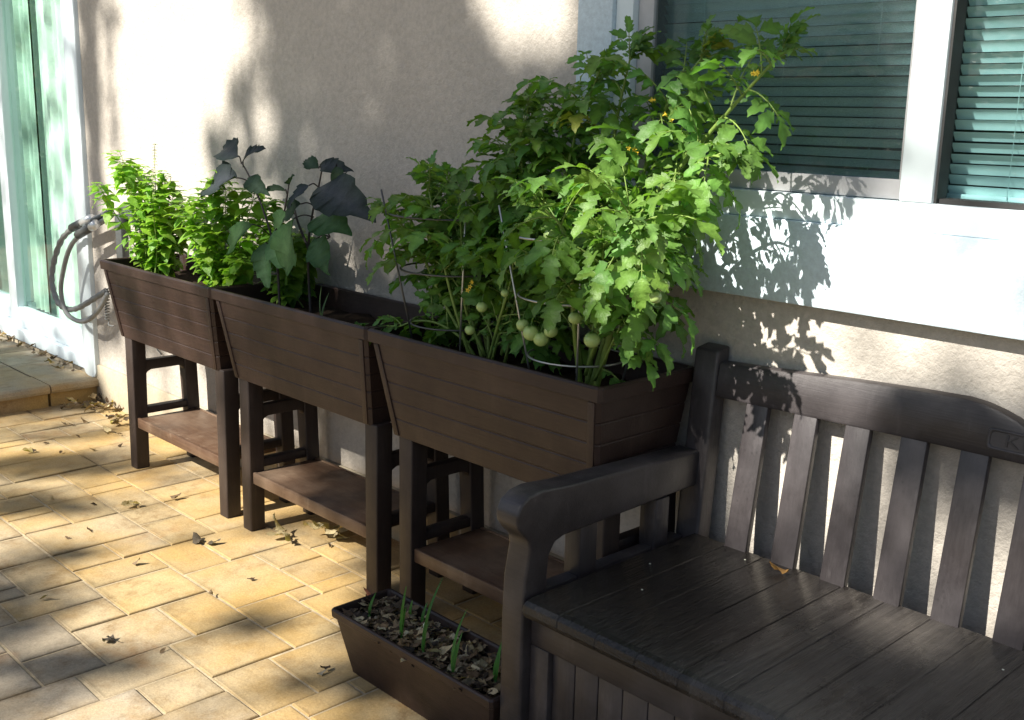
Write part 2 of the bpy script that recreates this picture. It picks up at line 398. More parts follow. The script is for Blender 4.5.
# window
win = MB(); FY0, FY1 = WY-.03, WY+.05
FZ = 1.185
for (x0,x1,z0,z1) in ((WX0,2.222,WZ0,WZ1),(2.222,WX1,WZ0,FZ),(2.905,2.972,FZ,WZ1),(3.72,WX1,FZ,WZ1),(2.222,2.905,2.14,WZ1),(2.972,3.72,2.14,WZ1)): win.box(x0,x1,FY0,FY1 if x0 != 2.905 else WY+.021,z0,z1)
win_o = hp(win, 'window', M['vinyl'], bevel=.004)
def sub(mb, name, m, par, **k):
    for i, v in enumerate(mb.v): mb.v[i] = (v[0], v[1]-WY, v[2])
    return mb.build(name, m, par, **k)
q = MB()
for (x0,x1,z0,z1) in ((2.2235,2.268,FZ+.002,2.138),(2.268,2.902,FZ+.002,FZ+.04),(2.893,2.902,FZ+.04,2.138),(2.268,2.893,2.10,2.138)): q.box(x0,x1,WY-.012,WY+.004,z0,z1)
sub(q, 'screen_frame', M['greyframe'], win_o, bevel=.002)
q = MB(); q.box(2.268,2.893,WY-.004,WY-.003,FZ+.04,2.10); sub(q, 'insect_screen', M['screen'], win_o)
q = MB()
for (x0,x1,z0,z1) in ((2.9025,2.905,FZ,2.14),(2.9725,2.977,FZ,2.14),(2.983,3.718,FZ+.0005,FZ+.010)): q.box(x0,x1,WY-.022,WY+.02,z0,z1)
sub(q, 'gasket', M['gasket'], win_o)
for x0, x1, yy in ((2.224,2.904,WY+.026),(2.974,3.719,WY+.016)):
    q = MB(); q.box(x0,x1,yy,yy+.004,FZ+.001,2.139); sub(q, 'pane', M['glass'], win_o)
for x0, x1, bo in ((2.226,2.90,.085),(2.956,3.73,.066)):
    q = MB(); z = FZ+.022; rb = random.Random(int(x0*100))
    while z < 2.13:
        a = R(46+rb.uniform(-3,3)); tl = rb.uniform(-.0012,.0012)
        cy, hw = WY+bo, .0125
        rs = []
        for k in range(5):
            t = (k-2)/2; yy = cy+hw*t*math.cos(a); zz = z-hw*t*math.sin(a)+.0016*(1-t*t)
            rs.append((yy,zz))
        q.add([(x0,p[0],p[1]-tl) for p in rs]+[(x1,p[0],p[1]+tl) for p in rs], [(i,i+1,6+i,5+i) for i in range(4)])
        z += .0205
    q.box(x0,x1,WY+bo-.010,WY+bo+.010,FZ+.004,FZ+.016)
    for lx in (x0+.12, (x0+x1)/2, x1-.12): q.tube([(lx,WY+bo-.013,FZ+.01),(lx,WY+bo-.013,2.13)], .0007, 4)
    sub(q, 'blind', M['blind'], win_o, smooth=True)
# sliding door
DY = .40
dr = MB()
dr.box(-1.17,-1.045,DY,DY+.05,.17,DZ1); dr.box(-2.13,-2.02,DY,DY+.05,.17,DZ1)     # stiles of the near leaf
dr.box(-2.02,-1.17,DY,DY+.05,.17,.275); dr.box(-2.02,-1.17,DY,DY+.05,DZ1-.09,DZ1)
dr.box(-3.2,-2.02,DY+.055,DY+.10,.17,.29); dr.box(-2.11,-2.04,DY+.055,DY+.10,.29,DZ1); dr.box(-3.2,-3.1,DY+.055,DY+.10,.29,DZ1)
dr.box(-3.2,-1.045,DY-.03,DY+.11,.108,.169)
dr_o = hp(dr, 'sliding_door', M['vinyl'], bevel=.006)
q = MB(); q.prism([(-1.044,.128),(-1.03,.108),(-1.0,.100),(-.955,.100),(-.925,.108),(-.912,.130),(-.912,2.25),(-1.044,2.25)], 1, WY-.022, WY+.05)
hp(q, 'door_casing', M['vinyl'], bevel=.008)
q = MB(); q.box(-2.02,-1.17,DY+.038,DY+.044,.275,2.06); q2 = MB(); q2.box(-3.1,-2.11,DY+.075,DY+.081,.29,DZ1)
sub(q, 'pane', M['doorglass'], dr_o); sub(q2, 'pane', M['doorglass'], dr_o)
for x0, x1, amp, yy, mm in ((-2.06,-1.10,.010,.20,'sheer'),(-1.80,-1.50,.012,.13,'curtain'),(-1.36,-1.24,.010,.14,'curtain'),(-3.1,-2.12,.015,.22,'sheer')):
    q = MB(); n = int((x1-x0)/.006); pts = [(x0+(x1-x0)*i/n, DY+yy+amp*math.sin(i*.55+x0*7)+amp*.6*math.sin(i*.23)) for i in range(n+1)]
    q.add([(p[0],p[1],.2) for p in pts]+[(p[0],p[1],2.14) for p in pts], [(i,i+1,n+2+i,n+1+i) for i in range(n)])
    sub(q, 'curtain', M[mm], dr_o, smooth=True)
# room behind the openings
q = MB()
x0,x1,y0,y1,z0,z1 = -4.2,5.2,T+.003,4.0,.05,2.6
q.add([(x0,y0,z0),(x1,y0,z0),(x1,y1,z0),(x0,y1,z0),(x0,y0,z1),(x1,y0,z1),(x1,y1,z1),(x0,y1,z1)], [(0,1,2,3),(7,6,5,4),(2,3,7,6),(0,3,7,4),(1,2,6,5)])
q.box(.4,.5,T+.01,3.99,.06,2.59)
hp(q, 'room', M['room'])
# pipe on the wall, low cable loops
q = MB(); q.tube([(-.05,WY-.014,.155),(-.05,WY-.014,.62)], .011, 10); hp(q, 'pipe', M['trim'], smooth=True)
q = MB()
q.tube(crom([(-.36,WY-.006,.56),(-.35,WY-.01,.44),(-.31,WY-.012,.36),(-.26,WY-.012,.33)],5), .0028, 5)
hp(q, 'cable', M['hosedark'], smooth=True); q = MB()
q.tube(crom([(-.13,WY-.008,.50),(-.135,WY-.012,.39),(-.115,WY-.014,.375),(-.10,WY-.012,.40),(-.10,WY-.008,.50)],5), .003, 5)
hp(q, 'cable', M['hosedark'], smooth=True)

# ------------------------------------------------------------ elevated planters
PL, PW, PH = .82, .333, .779
def planter():
    t = empty('elevated_planter')
    b = MB()
    def ring(z, dx0, dx1, dy, ch=.008):
        x0, x1, y0, y1 = dx0, PL-dx1, dy, PW-dy
        return [(x0+ch,y0,z),(x1-ch,y0,z),(x1,y0+ch,z),(x1,y1-ch,z),(x1-ch,y1,z),(x0+ch,y1,z),(x0,y1-ch,z),(x0,y0+ch,z)]
    zt, zb = .744, .500
    lev = [(zb-.004,.006),(zb,.0)]
    for k in range(1,5):
        zz = lerp(zb, zt, k/5); lev += [(zz-.0032,0),(zz-.0010,.0016),(zz+.0010,.0016),(zz+.0032,0)]
    lev += [(zt,0)]
    rs = []
    for z, ins in lev:
        k = (zt-z)/(zt-zb)
        rs.append(ring(z, lerp(.016,.062,k)+ins, lerp(.010,.034,k)+ins, lerp(.008,.040,k)+ins))
    rs += [ring(.7445,.004,.004,.004), ring(.746,.001,.001,.001), ring(.774,0,0,0), ring(.779,.004,.004,.004), ring(.779,.011,.011,.011), ring(.775,.014,.014,.014), ring(.700,.026,.024,.022)]
    b.rings(rs, True, False)
    b.build('box', M['planter'], t, bevel=0)
    for sx in (0,1):
        for yy, sg in ((0,-1),(1,1)):
            p = []
            for z, k in ((zb+.002,1),(zt-.001,0)):
                xa = lerp(.016,.062,k)+.010 if sx == 0 else PL-lerp(.010,.034,k)-.030
                yo = lerp(.008,.040,k); yf = yo-.0035 if yy == 0 else PW-yo+.0035; yb = yo+.002 if yy == 0 else PW-yo-.002
                ya, yc = min(yf,yb), max(yf,yb)
                p += [(xa,ya,z),(xa+.020,ya,z),(xa+.020,yc,z),(xa,yc,z)]
            tr = MB(); tr.hexa(p); tr.build('corner_trim', M['planter'], t, bevel=.0015)
    LW = .052
    for xb, xt in ((.094,.082),(.764,.752)):
        for yb, yt, rear in ((.036,.046,0),(.262,.250,1)):
            l = MB()
            w1 = LW if not rear else .048
            p = [(xb,yb,0),(xb+w1,yb,0),(xb+w1,yb+w1,0),(xb,yb+w1,0),(xt,yt-.002,.503),(xt+w1+.004,yt-.002,.503),(xt+w1+.004,yt+w1+.002,.503),(xt,yt+w1+.002,.503)]
            l.hexa(p); l.build('leg', M['leg'], t, bevel=.005, seg=3)
    for xm in (.100,.770):                               # side bars with rounded haunches, then lower rails
        c = MB(); y0, y1 = .0975, .2535; zl, zh, f = .372, .410, .022
        poly = [(y0,zh),(y1,zh)]
        for k in range(6): a = R(90*k/5); poly.append((y1-f+f*math.cos(a)*1.0, zl-f+f*math.sin(a)) if 0 else (y1-f*(1-math.cos(a)) if 0 else y1-f+f*math.cos(a), zl-f+f*math.sin(a)))
        poly = [(y0,zh),(y1,zh),(y1,zl-.022),(y1-.006,zl-.008),(y1-.022,zl),(y0+.022,zl),(y0+.006,zl-.008),(y0,zl-.022)]
        c.prism(poly, 0, xm, xm+.030); c.build('crossbar', M['leg'], t, bevel=.003)
        c = MB(); c.prism([(y0-.006,.205),(y0-.006,.232),(y1+.006,.232),(y1+.006,.205)], 0, xm-.002, xm+.032); c.build('lower_rail', M['leg'], t, bevel=.003)
    s = MB(); s.box(.136,.762,.052,.296,.178,.196); s.box(.132,.766,.050,.062,.160,.1985); s.box(.132,.766,.286,.298,.160,.1985)
    s.build('shelf', M['shelf'], t, bevel=.003)
    sl = MB(); nx, ny = 28, 11; vs = []
    for j in range(ny+1):
        for i in range(nx+1):
            x, y = lerp(.024,.798,i/nx), lerp(.02,.313,j/ny)
            vs.append((x,y,.716+.022*noise.noise(Vector((x*14,y*14,3.1)))+.012*noise.noise(Vector((x*40,y*40,1)))))
    sl.add(vs, [(j*(nx+1)+i, j*(nx+1)+i+1, (j+1)*(nx+1)+i+1, (j+1)*(nx+1)+i) for j in range(ny) for i in range(nx)])
    sl.build('soil', M['soil'], t, smooth=True)
    return t
pt = planter()
plab = ['brown plastic planter on legs holding two bright green basil plants, farthest from the bench',
        'brown plastic planter on legs holding dark purple eggplants, between the other two',
        'brown plastic planter on legs full of tall caged tomato plants, beside the bench']
PX = [0, .8215, 1.643]
for i in range(3):
    o = pt if i == 0 else copy_tree(pt)
    o.location = (PX[i]-.001, 0, 0); tag(o, plab[i], 'planter', 'raised planters in a row along the wall')

# ------------------------------------------------------------ bench
BXC = 3.235
bench = tag(empty('storage_bench', (BXC,0,0)), 'dark brown resin storage bench with slatted back against the stucco wall', 'bench')
def bp(mb, name, m, parent=None, **k):
    for i, v in enumerate(mb.v): mb.v[i] = (v[0]-BXC, v[1], v[2])
    return mb.build(name, m, parent or bench, **k)
def by(z): return .256+.146*(z-.42)
LX0 = 2.522; LX1 = 2*BXC-LX0
prof = [(.268,.374),(-.262,.374),(-.270,.378),(-.274,.388),(-.272,.402),(-.264,.4095),(-.252,.4125),(-.1,.4125),(.1,.4125),(.268,.4125)]
nrm = [(0,-1),(-.3,-.95),(-.8,-.6),(-1,0),(-.95,.3),(-.6,.8),(-.2,1),(0,1),(0,1),(.3,1)]
stn = []; npl = 15; pw = (LX1-LX0)/npl
stn.append((LX0,.006)); stn.append((LX0+.006,0))
for k in range(1,npl):
    x = LX0+pw*k; stn += [(x-.0024,0),(x-.0008,.0022),(x+.0008,.0022),(x+.0024,0)]
stn += [(LX1-.006,0),(LX1,.006)]
q = MB(); q.rings([[(x,p[0]-nn[0]*ins*(0.5 if 0<i else 1),p[1]-nn[1]*ins) for i,(p,nn) in enumerate(zip(prof,nrm))] for x,ins in stn])
bp(q, 'seat_lid', M['seat'])
# box front with recessed boards
q = MB(); FYb = -.240
q.box(2.515,2*BXC-2.515,FYb,FYb+.03,.306,.372); q.box(2.515,2.566,FYb,FYb+.03,.03,.306); q.box(2*BXC-2.566,2*BXC-2.515,FYb,FYb+.03,.03,.306); q.box(2.566,2*BXC-2.566,FYb,FYb+.03,.03,.065)
bp(q, 'front_frame', M['bench'], bevel=.004)
q = MB(); x = 2.5665; bw = .0602
while x < 2*BXC-2.57:
    q.box(x+.0008,min(x+bw-.0008,2*BXC-2.567),FYb+.012,FYb+.026,.0655,.3055); x += bw
bp(q, 'front_boards', M['benchv'], bevel=.003)
q = MB(); q.box(2.468,2.50,-.18,.25,.03,.366); q.box(2*BXC-2.50,2*BXC-2.468,-.18,.25,.03,.366); q.box(2.51,2*BXC-2.51,.225,.25,.03,.370)
bp(q, 'box_sides', M['bench'], bevel=.004)
# arms
AX0, AX1 = 2.452, 2.514
arm = [(-.262,0),(-.262,.36),(-.258,.44),(-.246,.505),(-.250,.525),(-.268,.542),(-.281,.560),(-.283,.582),(-.272,.602),(-.250,.615),(-.215,.620),(-.14,.6135),(0,.6095),(.15,.6045),(.29,.601),
       (.29,.520),(.15,.517),(0,.513),(-.15,.510),(-.175,.502),(-.190,.480),(-.194,.44),(-.194,0)]
for s in (0,1):
    q = MB(); a, b = (AX0,AX1) if s == 0 else (2*BXC-AX1,2*BXC-AX0)
    q.prism(arm, 0, a, b)
    armo = bp(q, 'armrest', M['bench'], bevel=.006, seg=3)
    q = MB()
    for y0, y1 in ((-.092,-.040),(.150,.198)): q.box(a+.008,b-.008,y0,y1,.368,.5115)
    q.box(a+.014,b-.014,-.19,.26,.372,.402)
    bp(q, 'armrest_baluster', M['benchv'], armo, bevel=.004)
    # back post
    q = MB(); xa, xb = (2.470,2.534) if s == 0 else (2*BXC-2.534,2*BXC-2.470)
    q.hexa([(xa,.236,0),(xb,.236,0),(xb,.290,0),(xa,.290,0),(xa,by(.832)-.012,.830),(xb,by(.832)-.012,.830),(xb,.352,.838),(xa,.352,.838)])
    bp(q, 'back_post', M['benchv'], bevel=.007, seg=3)
# back rail
top = [(2.536,.806),(2.70,.815),(2.85,.8245),(3.0,.832),(3.085,.8345),(3.12,.831),(3.15,.824),(3.178,.815),(3.197,.8055),(3.205,.803),(3.214,.8055),(3.235,.8085)]
top += [(2*BXC-p[0],p[1]) for p in top[-2::-1]]
q = MB(); BT = .030
bot = [(2.536,.728),(2.7,.731),(3.0,.737),(3.235,.739),(2*BXC-3.0,.737),(2*BXC-2.7,.731),(2*BXC-2.536,.728)]
def botz(x):
    for a, b in zip(bot, bot[1:]):
        if a[0] <= x <= b[0]+1e-9: return lerp(a[1],b[1],(x-a[0])/(b[0]-a[0]))
    return .728
rs = []
for x, zt in top:
    zb = botz(x)
    pr = [(zb,.004),(zb+.006,0),(zt-.008,0),(zt-.002,.003),(zt,.009)]
    rs.append([(x,by(z)+o,z) for z,o in pr]+[(x,by(zt)+BT-.004,zt),(x,by(zt-.006)+BT,zt-.006),(x,by(zb)+BT,zb)])
q.rings(rs)
rail = bp(q, 'top_rail', M['bench'])
for p in rail.data.polygons: p.use_smooth = True
rail.data.set_sharp_from_angle(angle=R(38))
# emblem plate with raised lettering on the rail
q = MB()
x0, x1, z0, z1 = 3.140, 2*BXC-3.140, .757, .789
def rr(i, off):
    a0, a1, b0, b1 = x0+i, x1-i, z0+i, z1-i; r = .008; P = []
    for cx, cz, s in ((a1-r,b0+r,-90),(a1-r,b1-r,0),(a0+r,b1-r,90),(a0+r,b0+r,180)):
        for k in range(5):
            an = R(s+90*k/4); P.append((cx+r*math.cos(an), by(cz+r*math.sin(an))-off, cz+r*math.sin(an)))
    return P
q.rings([rr(-.004,-.001),rr(-.003,.0022),rr(-.001,.0030),rr(.0012,.0022),rr(.002,.0004)], False, True)
emb = bp(q, 'emblem', M['bench'])
tcv = bpy.data.curves.new('lettering', 'FONT'); tcv.body = 'KETER'; tcv.size = .030; tcv.extrude = .0012; tcv.bevel_depth = .0003; tcv.space_character = 1.25
tcv.align_x = 'CENTER'; tcv.align_y = 'CENTER'
tob = bpy.data.objects.new('lettering_source', tcv); col.objects.link(tob)
dg = bpy.context.evaluated_depsgraph_get(); me = bpy.data.meshes.new_from_object(tob.evaluated_get(dg)); bpy.data.objects.remove(tob)
me.transform(Matrix.Scale(1.35, 4, (1,0,0)))
me.transform(Matrix.Translation((0, by(.773)-.0008, .773)) @ Matrix.Rotation(R(90)-math.atan(.146), 4, 'X'))
me.materials.clear(); me.materials.append(M['bench'])
lt = bpy.data.objects.new('lettering', me); col.objects.link(lt); lt.parent = emb
for k in range(11):
    xc = 2.642+.1186*k
    q = MB(); z0, z1 = .405, botz(xc)+.004
    q.hexa([(xc-.028,by(z0)+.004,z0),(xc+.028,by(z0)+.004,z0),(xc+.028,by(z0)+.022,z0),(xc-.028,by(z0)+.022,z0),
            (xc-.027,by(z1)+.005,z1),(xc+.027,by(z1)+.005,z1),(xc+.027,by(z1)+.023,z1),(xc-.027,by(z1)+.023,z1)])
    bp(q, 'back_slat', M['benchv'], bevel=.003)

# ------------------------------------------------------------ trough on the patio
TX0, TX1, TY0, TY1, TZ = 1.876, 2.449, -.281, -.100, .165
q = MB()
def tring(z, i, ch=.006):
    x0,x1,y0,y1 = TX0+i,TX1-i,TY0+i,TY1-i
    return [(x0+ch,y0,z),(x1-ch,y0,z),(x1,y0+ch,z),(x1,y1-ch,z),(x1-ch,y1,z),(x0+ch,y1,z),(x0,y1-ch,z),(x0,y0+ch,z)]
q.rings([tring(.0,.036),tring(.012,.034),tring(.14,.009),tring(.142,.004),tring(.145,.001),tring(.161,0),tring(.165,.003),tring(.165,.008),tring(.161,.011),tring(.11,.02)], True, False)
tro = tag(empty('trough_planter',(0,0,0)), 'low brown plastic trough on the patio filled with dry leaf mulch and green shoots', 'trough')
q.build('box', M['planter'], tro)
q = MB(); nx, ny = 30, 10; vs = []
for j in range(ny+1):
    for i in range(nx+1):
        x, y = lerp(TX0+.017,TX1-.017,i/nx), lerp(TY0+.017,TY1-.017,j/ny)
        vs.append((x,y,.132+.016*noise.noise(Vector((x*20,y*20,0)))))
q.add(vs, [(j*(nx+1)+i, j*(nx+1)+i+1, (j+1)*(nx+1)+i+1, (j+1)*(nx+1)+i) for j in range(ny) for i in range(nx)])
q.build('soil', M['soil'], tro, smooth=True)

def P3(u, v, y):
    d = fw + r2*((u-512)/FPX) - u2*((v-360)/FPX); t = (y-CAM.y)/d.y; return CAM + d*t
# ------------------------------------------------------------ leaves
def leaf(mb, p, d, nrm, L, W, n=7, teeth=0.0, droop=.3, fold=.25, c=(.1,.2,.05), wave=0.0, rnd=random, sharp=1.0, mid=1.0):
    d = Vector(d).normalized(); s = d.cross(Vector(nrm))
    if s.length < 1e-4: s = d.cross(Vector((1,.3,.2)))
    s.normalize(); nn = s.cross(d).normalized()
    p = Vector(p); vs = []; cs = []
    ph = rnd.uniform(0, 6.28)
    for i in range(n+1):
        t = i/n
        q = p + d*(L*(t-.18*droop*t*t)) - nn*(droop*L*t*t)
        w = W*.5*(math.sin(math.pi*min(1, t**.72*.97+.015))**sharp)
        if teeth and 0 < i < n: w *= 1+teeth*((i % 3)-1)*1.0
        wv = nn*(wave*W*math.sin(ph+t*9))
        off = d*(L*.035*((i % 3)-.5) if teeth and 0 < i < n else 0)
        vs += [q + s*w + nn*(fold*w) + wv + off, q, q - s*w + nn*(fold*w) - wv + off]
    fs = []
    for i in range(n):
        a = i*3
        fs += [(a,a+1,a+4,a+3),(a+1,a+2,a+5,a+4)]
    mb.add(vs, fs, c)
    if mid != 1.0:
        for k in range(len(mb.c)-len(vs)+1, len(mb.c), 3): mb.c[k] = tuple(min(1,q*m_) for q, m_ in zip(c, mid if isinstance(mid, tuple) else (mid,)*3))
def vary(c, rnd, k=.2, h=.12):
    f = 1+rnd.uniform(-k,k); g_ = rnd.uniform(-h,h)
    return (c[0]*f*(1+g_), c[1]*f, c[2]*f*(1-g_))
def compound(fol, stm, p, d, L, rnd, c, size=1.0, droop=.5):
    # a tomato leaf: drooping rachis with toothed leaflets
    d = Vector(d).normalized(); side = d.cross(Vector((0,0,1)))
    if side.length < 1e-3: side = Vector((1,0,0))
    side.normalize()
    pts = []; q = Vector(p); dd = d.copy(); ns = 7
    tw = rnd.uniform(-.25,.25)
    for i in range(ns+1):
        pts.append(q.copy()); q = q + dd*(L/ns); dd = (dd + Vector((0,0,-1))*droop*.22 + side*tw*.15).normalized()
    stm.tube(pts, [lerp(.0022,.0009,i/ns)*(.7+.5*size) for i in range(ns+1)], 5)
    def fr(i):
        t = (pts[min(i+1,ns)]-pts[max(i-1,0)]).normalized(); sd_ = t.cross(Vector((0,0,1)))
        if sd_.length < 1e-3: sd_ = side
        sd_.normalize(); return t, sd_, sd_.cross(t)
    t, sd_, nn = fr(ns)
    cc = vary(c, rnd, .25, .14)
    if rnd.random() < .012: cc = (.22,.24,.05)
    l0 = .082*size
    leaf(fol, pts[ns], t+Vector((0,0,-.25)), nn, l0*rnd.uniform(1.05,1.4), l0*.60, 13, .22, rnd.uniform(.2,.5), rnd.uniform(.05,.4), cc, .11, rnd, .9, 1.35)
    for i, k in ((1,.40),(3,.70),(4,.92),(6,1.0)):
        t, sd_, nn = fr(i)
        for sg in (-1,1):
            if rnd.random() < .07: continue
            dv = sd_*sg + t*rnd.uniform(.25,.6) + Vector((0,0,rnd.uniform(-.45,.05)))
            b0 = pts[i]+dv.normalized()*.010*size
            stm.tube([pts[i],b0], .0009, 4)
            leaf(fol, b0, dv, nn+Vector((rnd.uniform(-.3,.3),rnd.uniform(-.3,.3),0)), l0*k*rnd.uniform(.85,1.2), l0*k*.52, 10, .22, rnd.uniform(.15,.55), rnd.uniform(.0,.4), vary(cc,rnd,.15,.08), .11, rnd, .9, 1.35)
    for i in (2,5):
        t, sd_, nn = fr(i)
        for sg in (-1,1):
            if rnd.random() < .5: leaf(fol, pts[i], sd_*sg+t*.2, nn, .022*size, .016*size, 5, .15, .3, .2, cc, .05, rnd)

TG = (.112,.220,.046)
def tomato_plant(name, label, base, stems, seed, dens=1.9, big=.90):
    rnd = random.Random(seed)
    root = tag(empty(name, base), label, 'tomato plant', 'tomato plants in the planter beside the bench')
    fol, stm = MB(), MB()
    B = Vector(base)
    ends = []
    for st_ in stems:
        pts = crom(st_['p'], 7); n = len(pts); r0 = st_.get('r',.006)
        stm.tube(pts, [lerp(r0, .0022, i/(n-1)) for i in range(n)], 6)
        # walk along by length
        acc = 0; nxt = st_.get('start',.12 if base[0] > 2.1 else .05); az = rnd.uniform(0,6.28)
        for i in range(1, n):
            seg = pts[i]-pts[i-1]; acc += seg.length
            while acc > nxt:
                nxt += st_.get('gap',.048)/dens*rnd.uniform(.8,1.25); az += 2.4+rnd.uniform(-.5,.5)
                tt = seg.normalized(); a = tt.cross(Vector((.3,.9,.2))).normalized(); b = tt.cross(a)
                d = a*math.cos(az)+b*math.sin(az)*.75+tt*.45+Vector((0,-.15,.25))
                frac = i/n
                if pts[i].z < .84 and pts[i].x > 2.28 and rnd.random() < .75: continue
                if pts[i].z < .95: d.y = abs(d.y)*.3
                L = st_.get('L',.17)*rnd.uniform(.75,1.15)*(1-.35*frac)
                if pts[i].y + d.normalized().y*L > .33: d.y = -abs(d.y)*.6
                compound(fol, stm, pts[i], d, L, rnd, st_.get('c',TG), big*st_.get('s',1.0)*rnd.uniform(.8,1.1)*(1-.25*frac), rnd.uniform(.3,.9))
        # soft tip
        tt = (pts[-1]-pts[-2]).normalized()
        for k in range(4):
            d = tt+Vector((rnd.uniform(-.7,.7),rnd.uniform(-.5,.5),rnd.uniform(-.1,.5)))
            compound(fol, stm, pts[-1], d, .06*rnd.uniform(.7,1.2), rnd, (.10,.19,.05), .45, .2)
    for mb in (fol, stm):
        for i, v in enumerate(mb.v): mb.v[i] = (v[0]-B.x, v[1]-B.y, v[2]-B.z)
    stm.build('stem', M['stem'], root, smooth=True)
    fol.build('foliage', M['tomleaf'], root, colname='Col', smooth=True)
    return root
def fruit(root, p, r, m='greenfruit'):
    B = root.location
    q = MB(); q.sphere((0,0,0), r, 14, 10, .93); o = q.build('tomato', M[m], root, smooth=True, merge=True); o.location = Vector(p)-B
    q = MB()
    for k in range(5):
        a = 2*math.pi*k/5; leaf(q, (0,0,r*.92), (math.cos(a),math.sin(a),.15), (0,0,1), r*.9, r*.3, 4, 0, .3, .1, (.10,.20,.05))
    q.tube([(0,0,r*.9),(.003,.002,r*.9+.018)], .0016, 5, (.10,.20,.05))
    c = q.build('calyx', M['tomleaf'], o, colname='Col')
def flower(root, p, seed):
    rnd = random.Random(seed); q = MB(); B = root.location
    for f in range(3):
        c = Vector((rnd.uniform(-.012,.012),rnd.uniform(-.012,.012),rnd.uniform(-.012,.012)))
        ax = Vector((rnd.uniform(-.6,.6),-.6,rnd.uniform(-.6,.4))).normalized(); a = ax.orthogonal().normalized(); b = ax.cross(a)
        for k in range(5):
            t = 2*math.pi*k/5; leaf(q, c, a*math.cos(t)+b*math.sin(t)+ax*.3, ax, .007, .003, 3, 0, .2, .1)
        q.tube([c, c+ax*.008], [.002,.001], 5)
    o = q.build('flower', M['petal'], root); o.location = Vector(p)-B

SZ = .715
cA = (1.93,.165); cB = (2.27,.160)
sA = [dict(p=[(1.93,.17,SZ),(1.92,.18,.85),(1.90,.20,1.02),(1.95,.21,1.18),(2.02,.20,1.33)]),
      dict(p=[(1.91,.17,SZ),(1.85,.17,.86),(1.79,.17,1.02),(1.76,.18,1.14)], r=.005, L=.14),
      dict(p=[(1.90,.16,SZ),(1.80,.13,.86),(1.74,.11,.97),(1.68,.10,1.03),(1.64,.10,1.06)], r=.005, start=.2, L=.13),
      dict(p=[(1.95,.16,SZ),(2.02,.16,.9),(2.09,.18,1.1),(2.14,.19,1.30)], r=.005),
      dict(p=[(1.93,.16,SZ+.02),(1.90,.12,.85),(1.92,.09,.98),(1.93,.07,1.10)], r=.005, gap=.06),
      dict(p=[(1.96,.14,SZ),(2.03,.11,.84),(2.08,.10,.95),(2.10,.09,1.04)], r=.005, gap=.055),
      dict(p=[(1.90,.20,SZ),(1.83,.23,.84),(1.80,.24,.96),(1.84,.24,1.08)], r=.005),
      dict(p=[(2.02,.20,SZ),(2.06,.22,.85),(2.10,.24,1.0),(2.16,.24,1.14)], r=.005),
      dict(p=[(1.95,.18,.80),(2.02,.22,.98),(2.06,.24,1.16),(2.10,.24,1.28)], r=.005),
      dict(p=[(1.88,.15,.76),(1.80,.12,.80),(1.73,.10,.80),(1.68,.08,.78)], r=.004, start=.06, gap=.075, L=.11, s=.8)]
sA += [dict(p=[(1.90,.14,SZ),(1.86,.10,.90),(1.83,.08,1.06),(1.80,.08,1.14)], r=.005, start=.22),
       dict(p=[(1.96,.20,SZ),(1.98,.23,.90),(1.97,.25,1.10),(2.0,.25,1.26)], r=.005),
       dict(p=[(1.88,.2,SZ),(1.80,.22,.88),(1.75,.22,1.0),(1.72,.2,1.08)], r=.005, L=.14),
       dict(p=[(2.0,.15,.75),(2.06,.16,.98),(2.09,.13,1.14),(2.08,.12,1.25)], r=.005, start=.2)]
sB = [dict(p=[(2.28,.16,SZ),(2.29,.17,.92),(2.28,.20,1.15),(2.30,.20,1.32),(2.33,.20,1.45)], r=.008),
      dict(p=[(2.29,.16,SZ),(2.34,.18,.95),(2.38,.20,1.2),(2.44,.20,1.36),(2.52,.20,1.45)], r=.007),
      dict(p=[(2.31,.15,SZ),(2.37,.15,.92),(2.44,.15,1.14),(2.55,.16,1.27),(2.66,.15,1.375),(2.735,.14,1.44)], r=.009, gap=.06, L=.14),
      dict(p=[(2.33,.15,.85),(2.44,.13,1.05),(2.53,.12,1.19),(2.61,.11,1.255),(2.66,.10,1.26)], r=.006, L=.13),
      dict(p=[(2.31,.14,.80),(2.40,.10,.98),(2.48,.05,1.08),(2.56,-.03,1.14),(2.61,-.08,1.14)], r=.006),
      dict(p=[(2.28,.14,SZ),(2.30,.09,.86),(2.34,.03,1.00),(2.36,-.02,1.10),(2.33,-.06,1.15)], r=.007, gap=.042),
      dict(p=[(2.30,.13,.76),(2.37,.09,.88),(2.43,.03,.98),(2.47,-.02,1.07)], r=.005, gap=.045),
      dict(p=[(2.26,.16,.76),(2.22,.15,.95),(2.18,.16,1.12),(2.20,.18,1.30),(2.24,.19,1.40)], r=.006),
      dict(p=[(2.32,.14,.75),(2.39,.10,.83),(2.44,.08,.90)], r=.004, start=.05, gap=.055, L=.11, s=.8)]
tA = tomato_plant('tomato_plant', 'shaded leafy tomato plant in the cage nearer the eggplants, low branch over the rim', (1.93,.17,SZ), sA, 5, 2.5)
tB = tomato_plant('tomato_plant', 'tallest tomato plant, sunlit, with branches reaching over the bench and window', (2.29,.16,SZ), sB, 9)
for (u, v), y, r in (((552,236),.03,.019),((531,333),.035,.019),((523,325),.05,.016),((541,339),.045,.018),((551,331),.05,.016),((482,307),.06,.014),((556,284),.05,.015),((562,297),.06,.014),((505,293),.06,.010),((470,330),.06,.013),((575,318),.03,.015),((520,262),.05,.014)): fruit(tA, P3(u,v,y), r)
for (u, v), y, r in (((592,340),.03,.018),((640,262),.0,.013),((663,285),.02,.014),((655,297),.03,.014)): fruit(tB, P3(u,v,y), r)
fruit(tB, P3(577,262,.05), .015, 'redfruit')
for k, p in enumerate(((2.70,.12,1.42),(2.44,.15,1.36),(2.43,.10,1.27),(2.52,.12,1.33))): flower(tB, p, k)
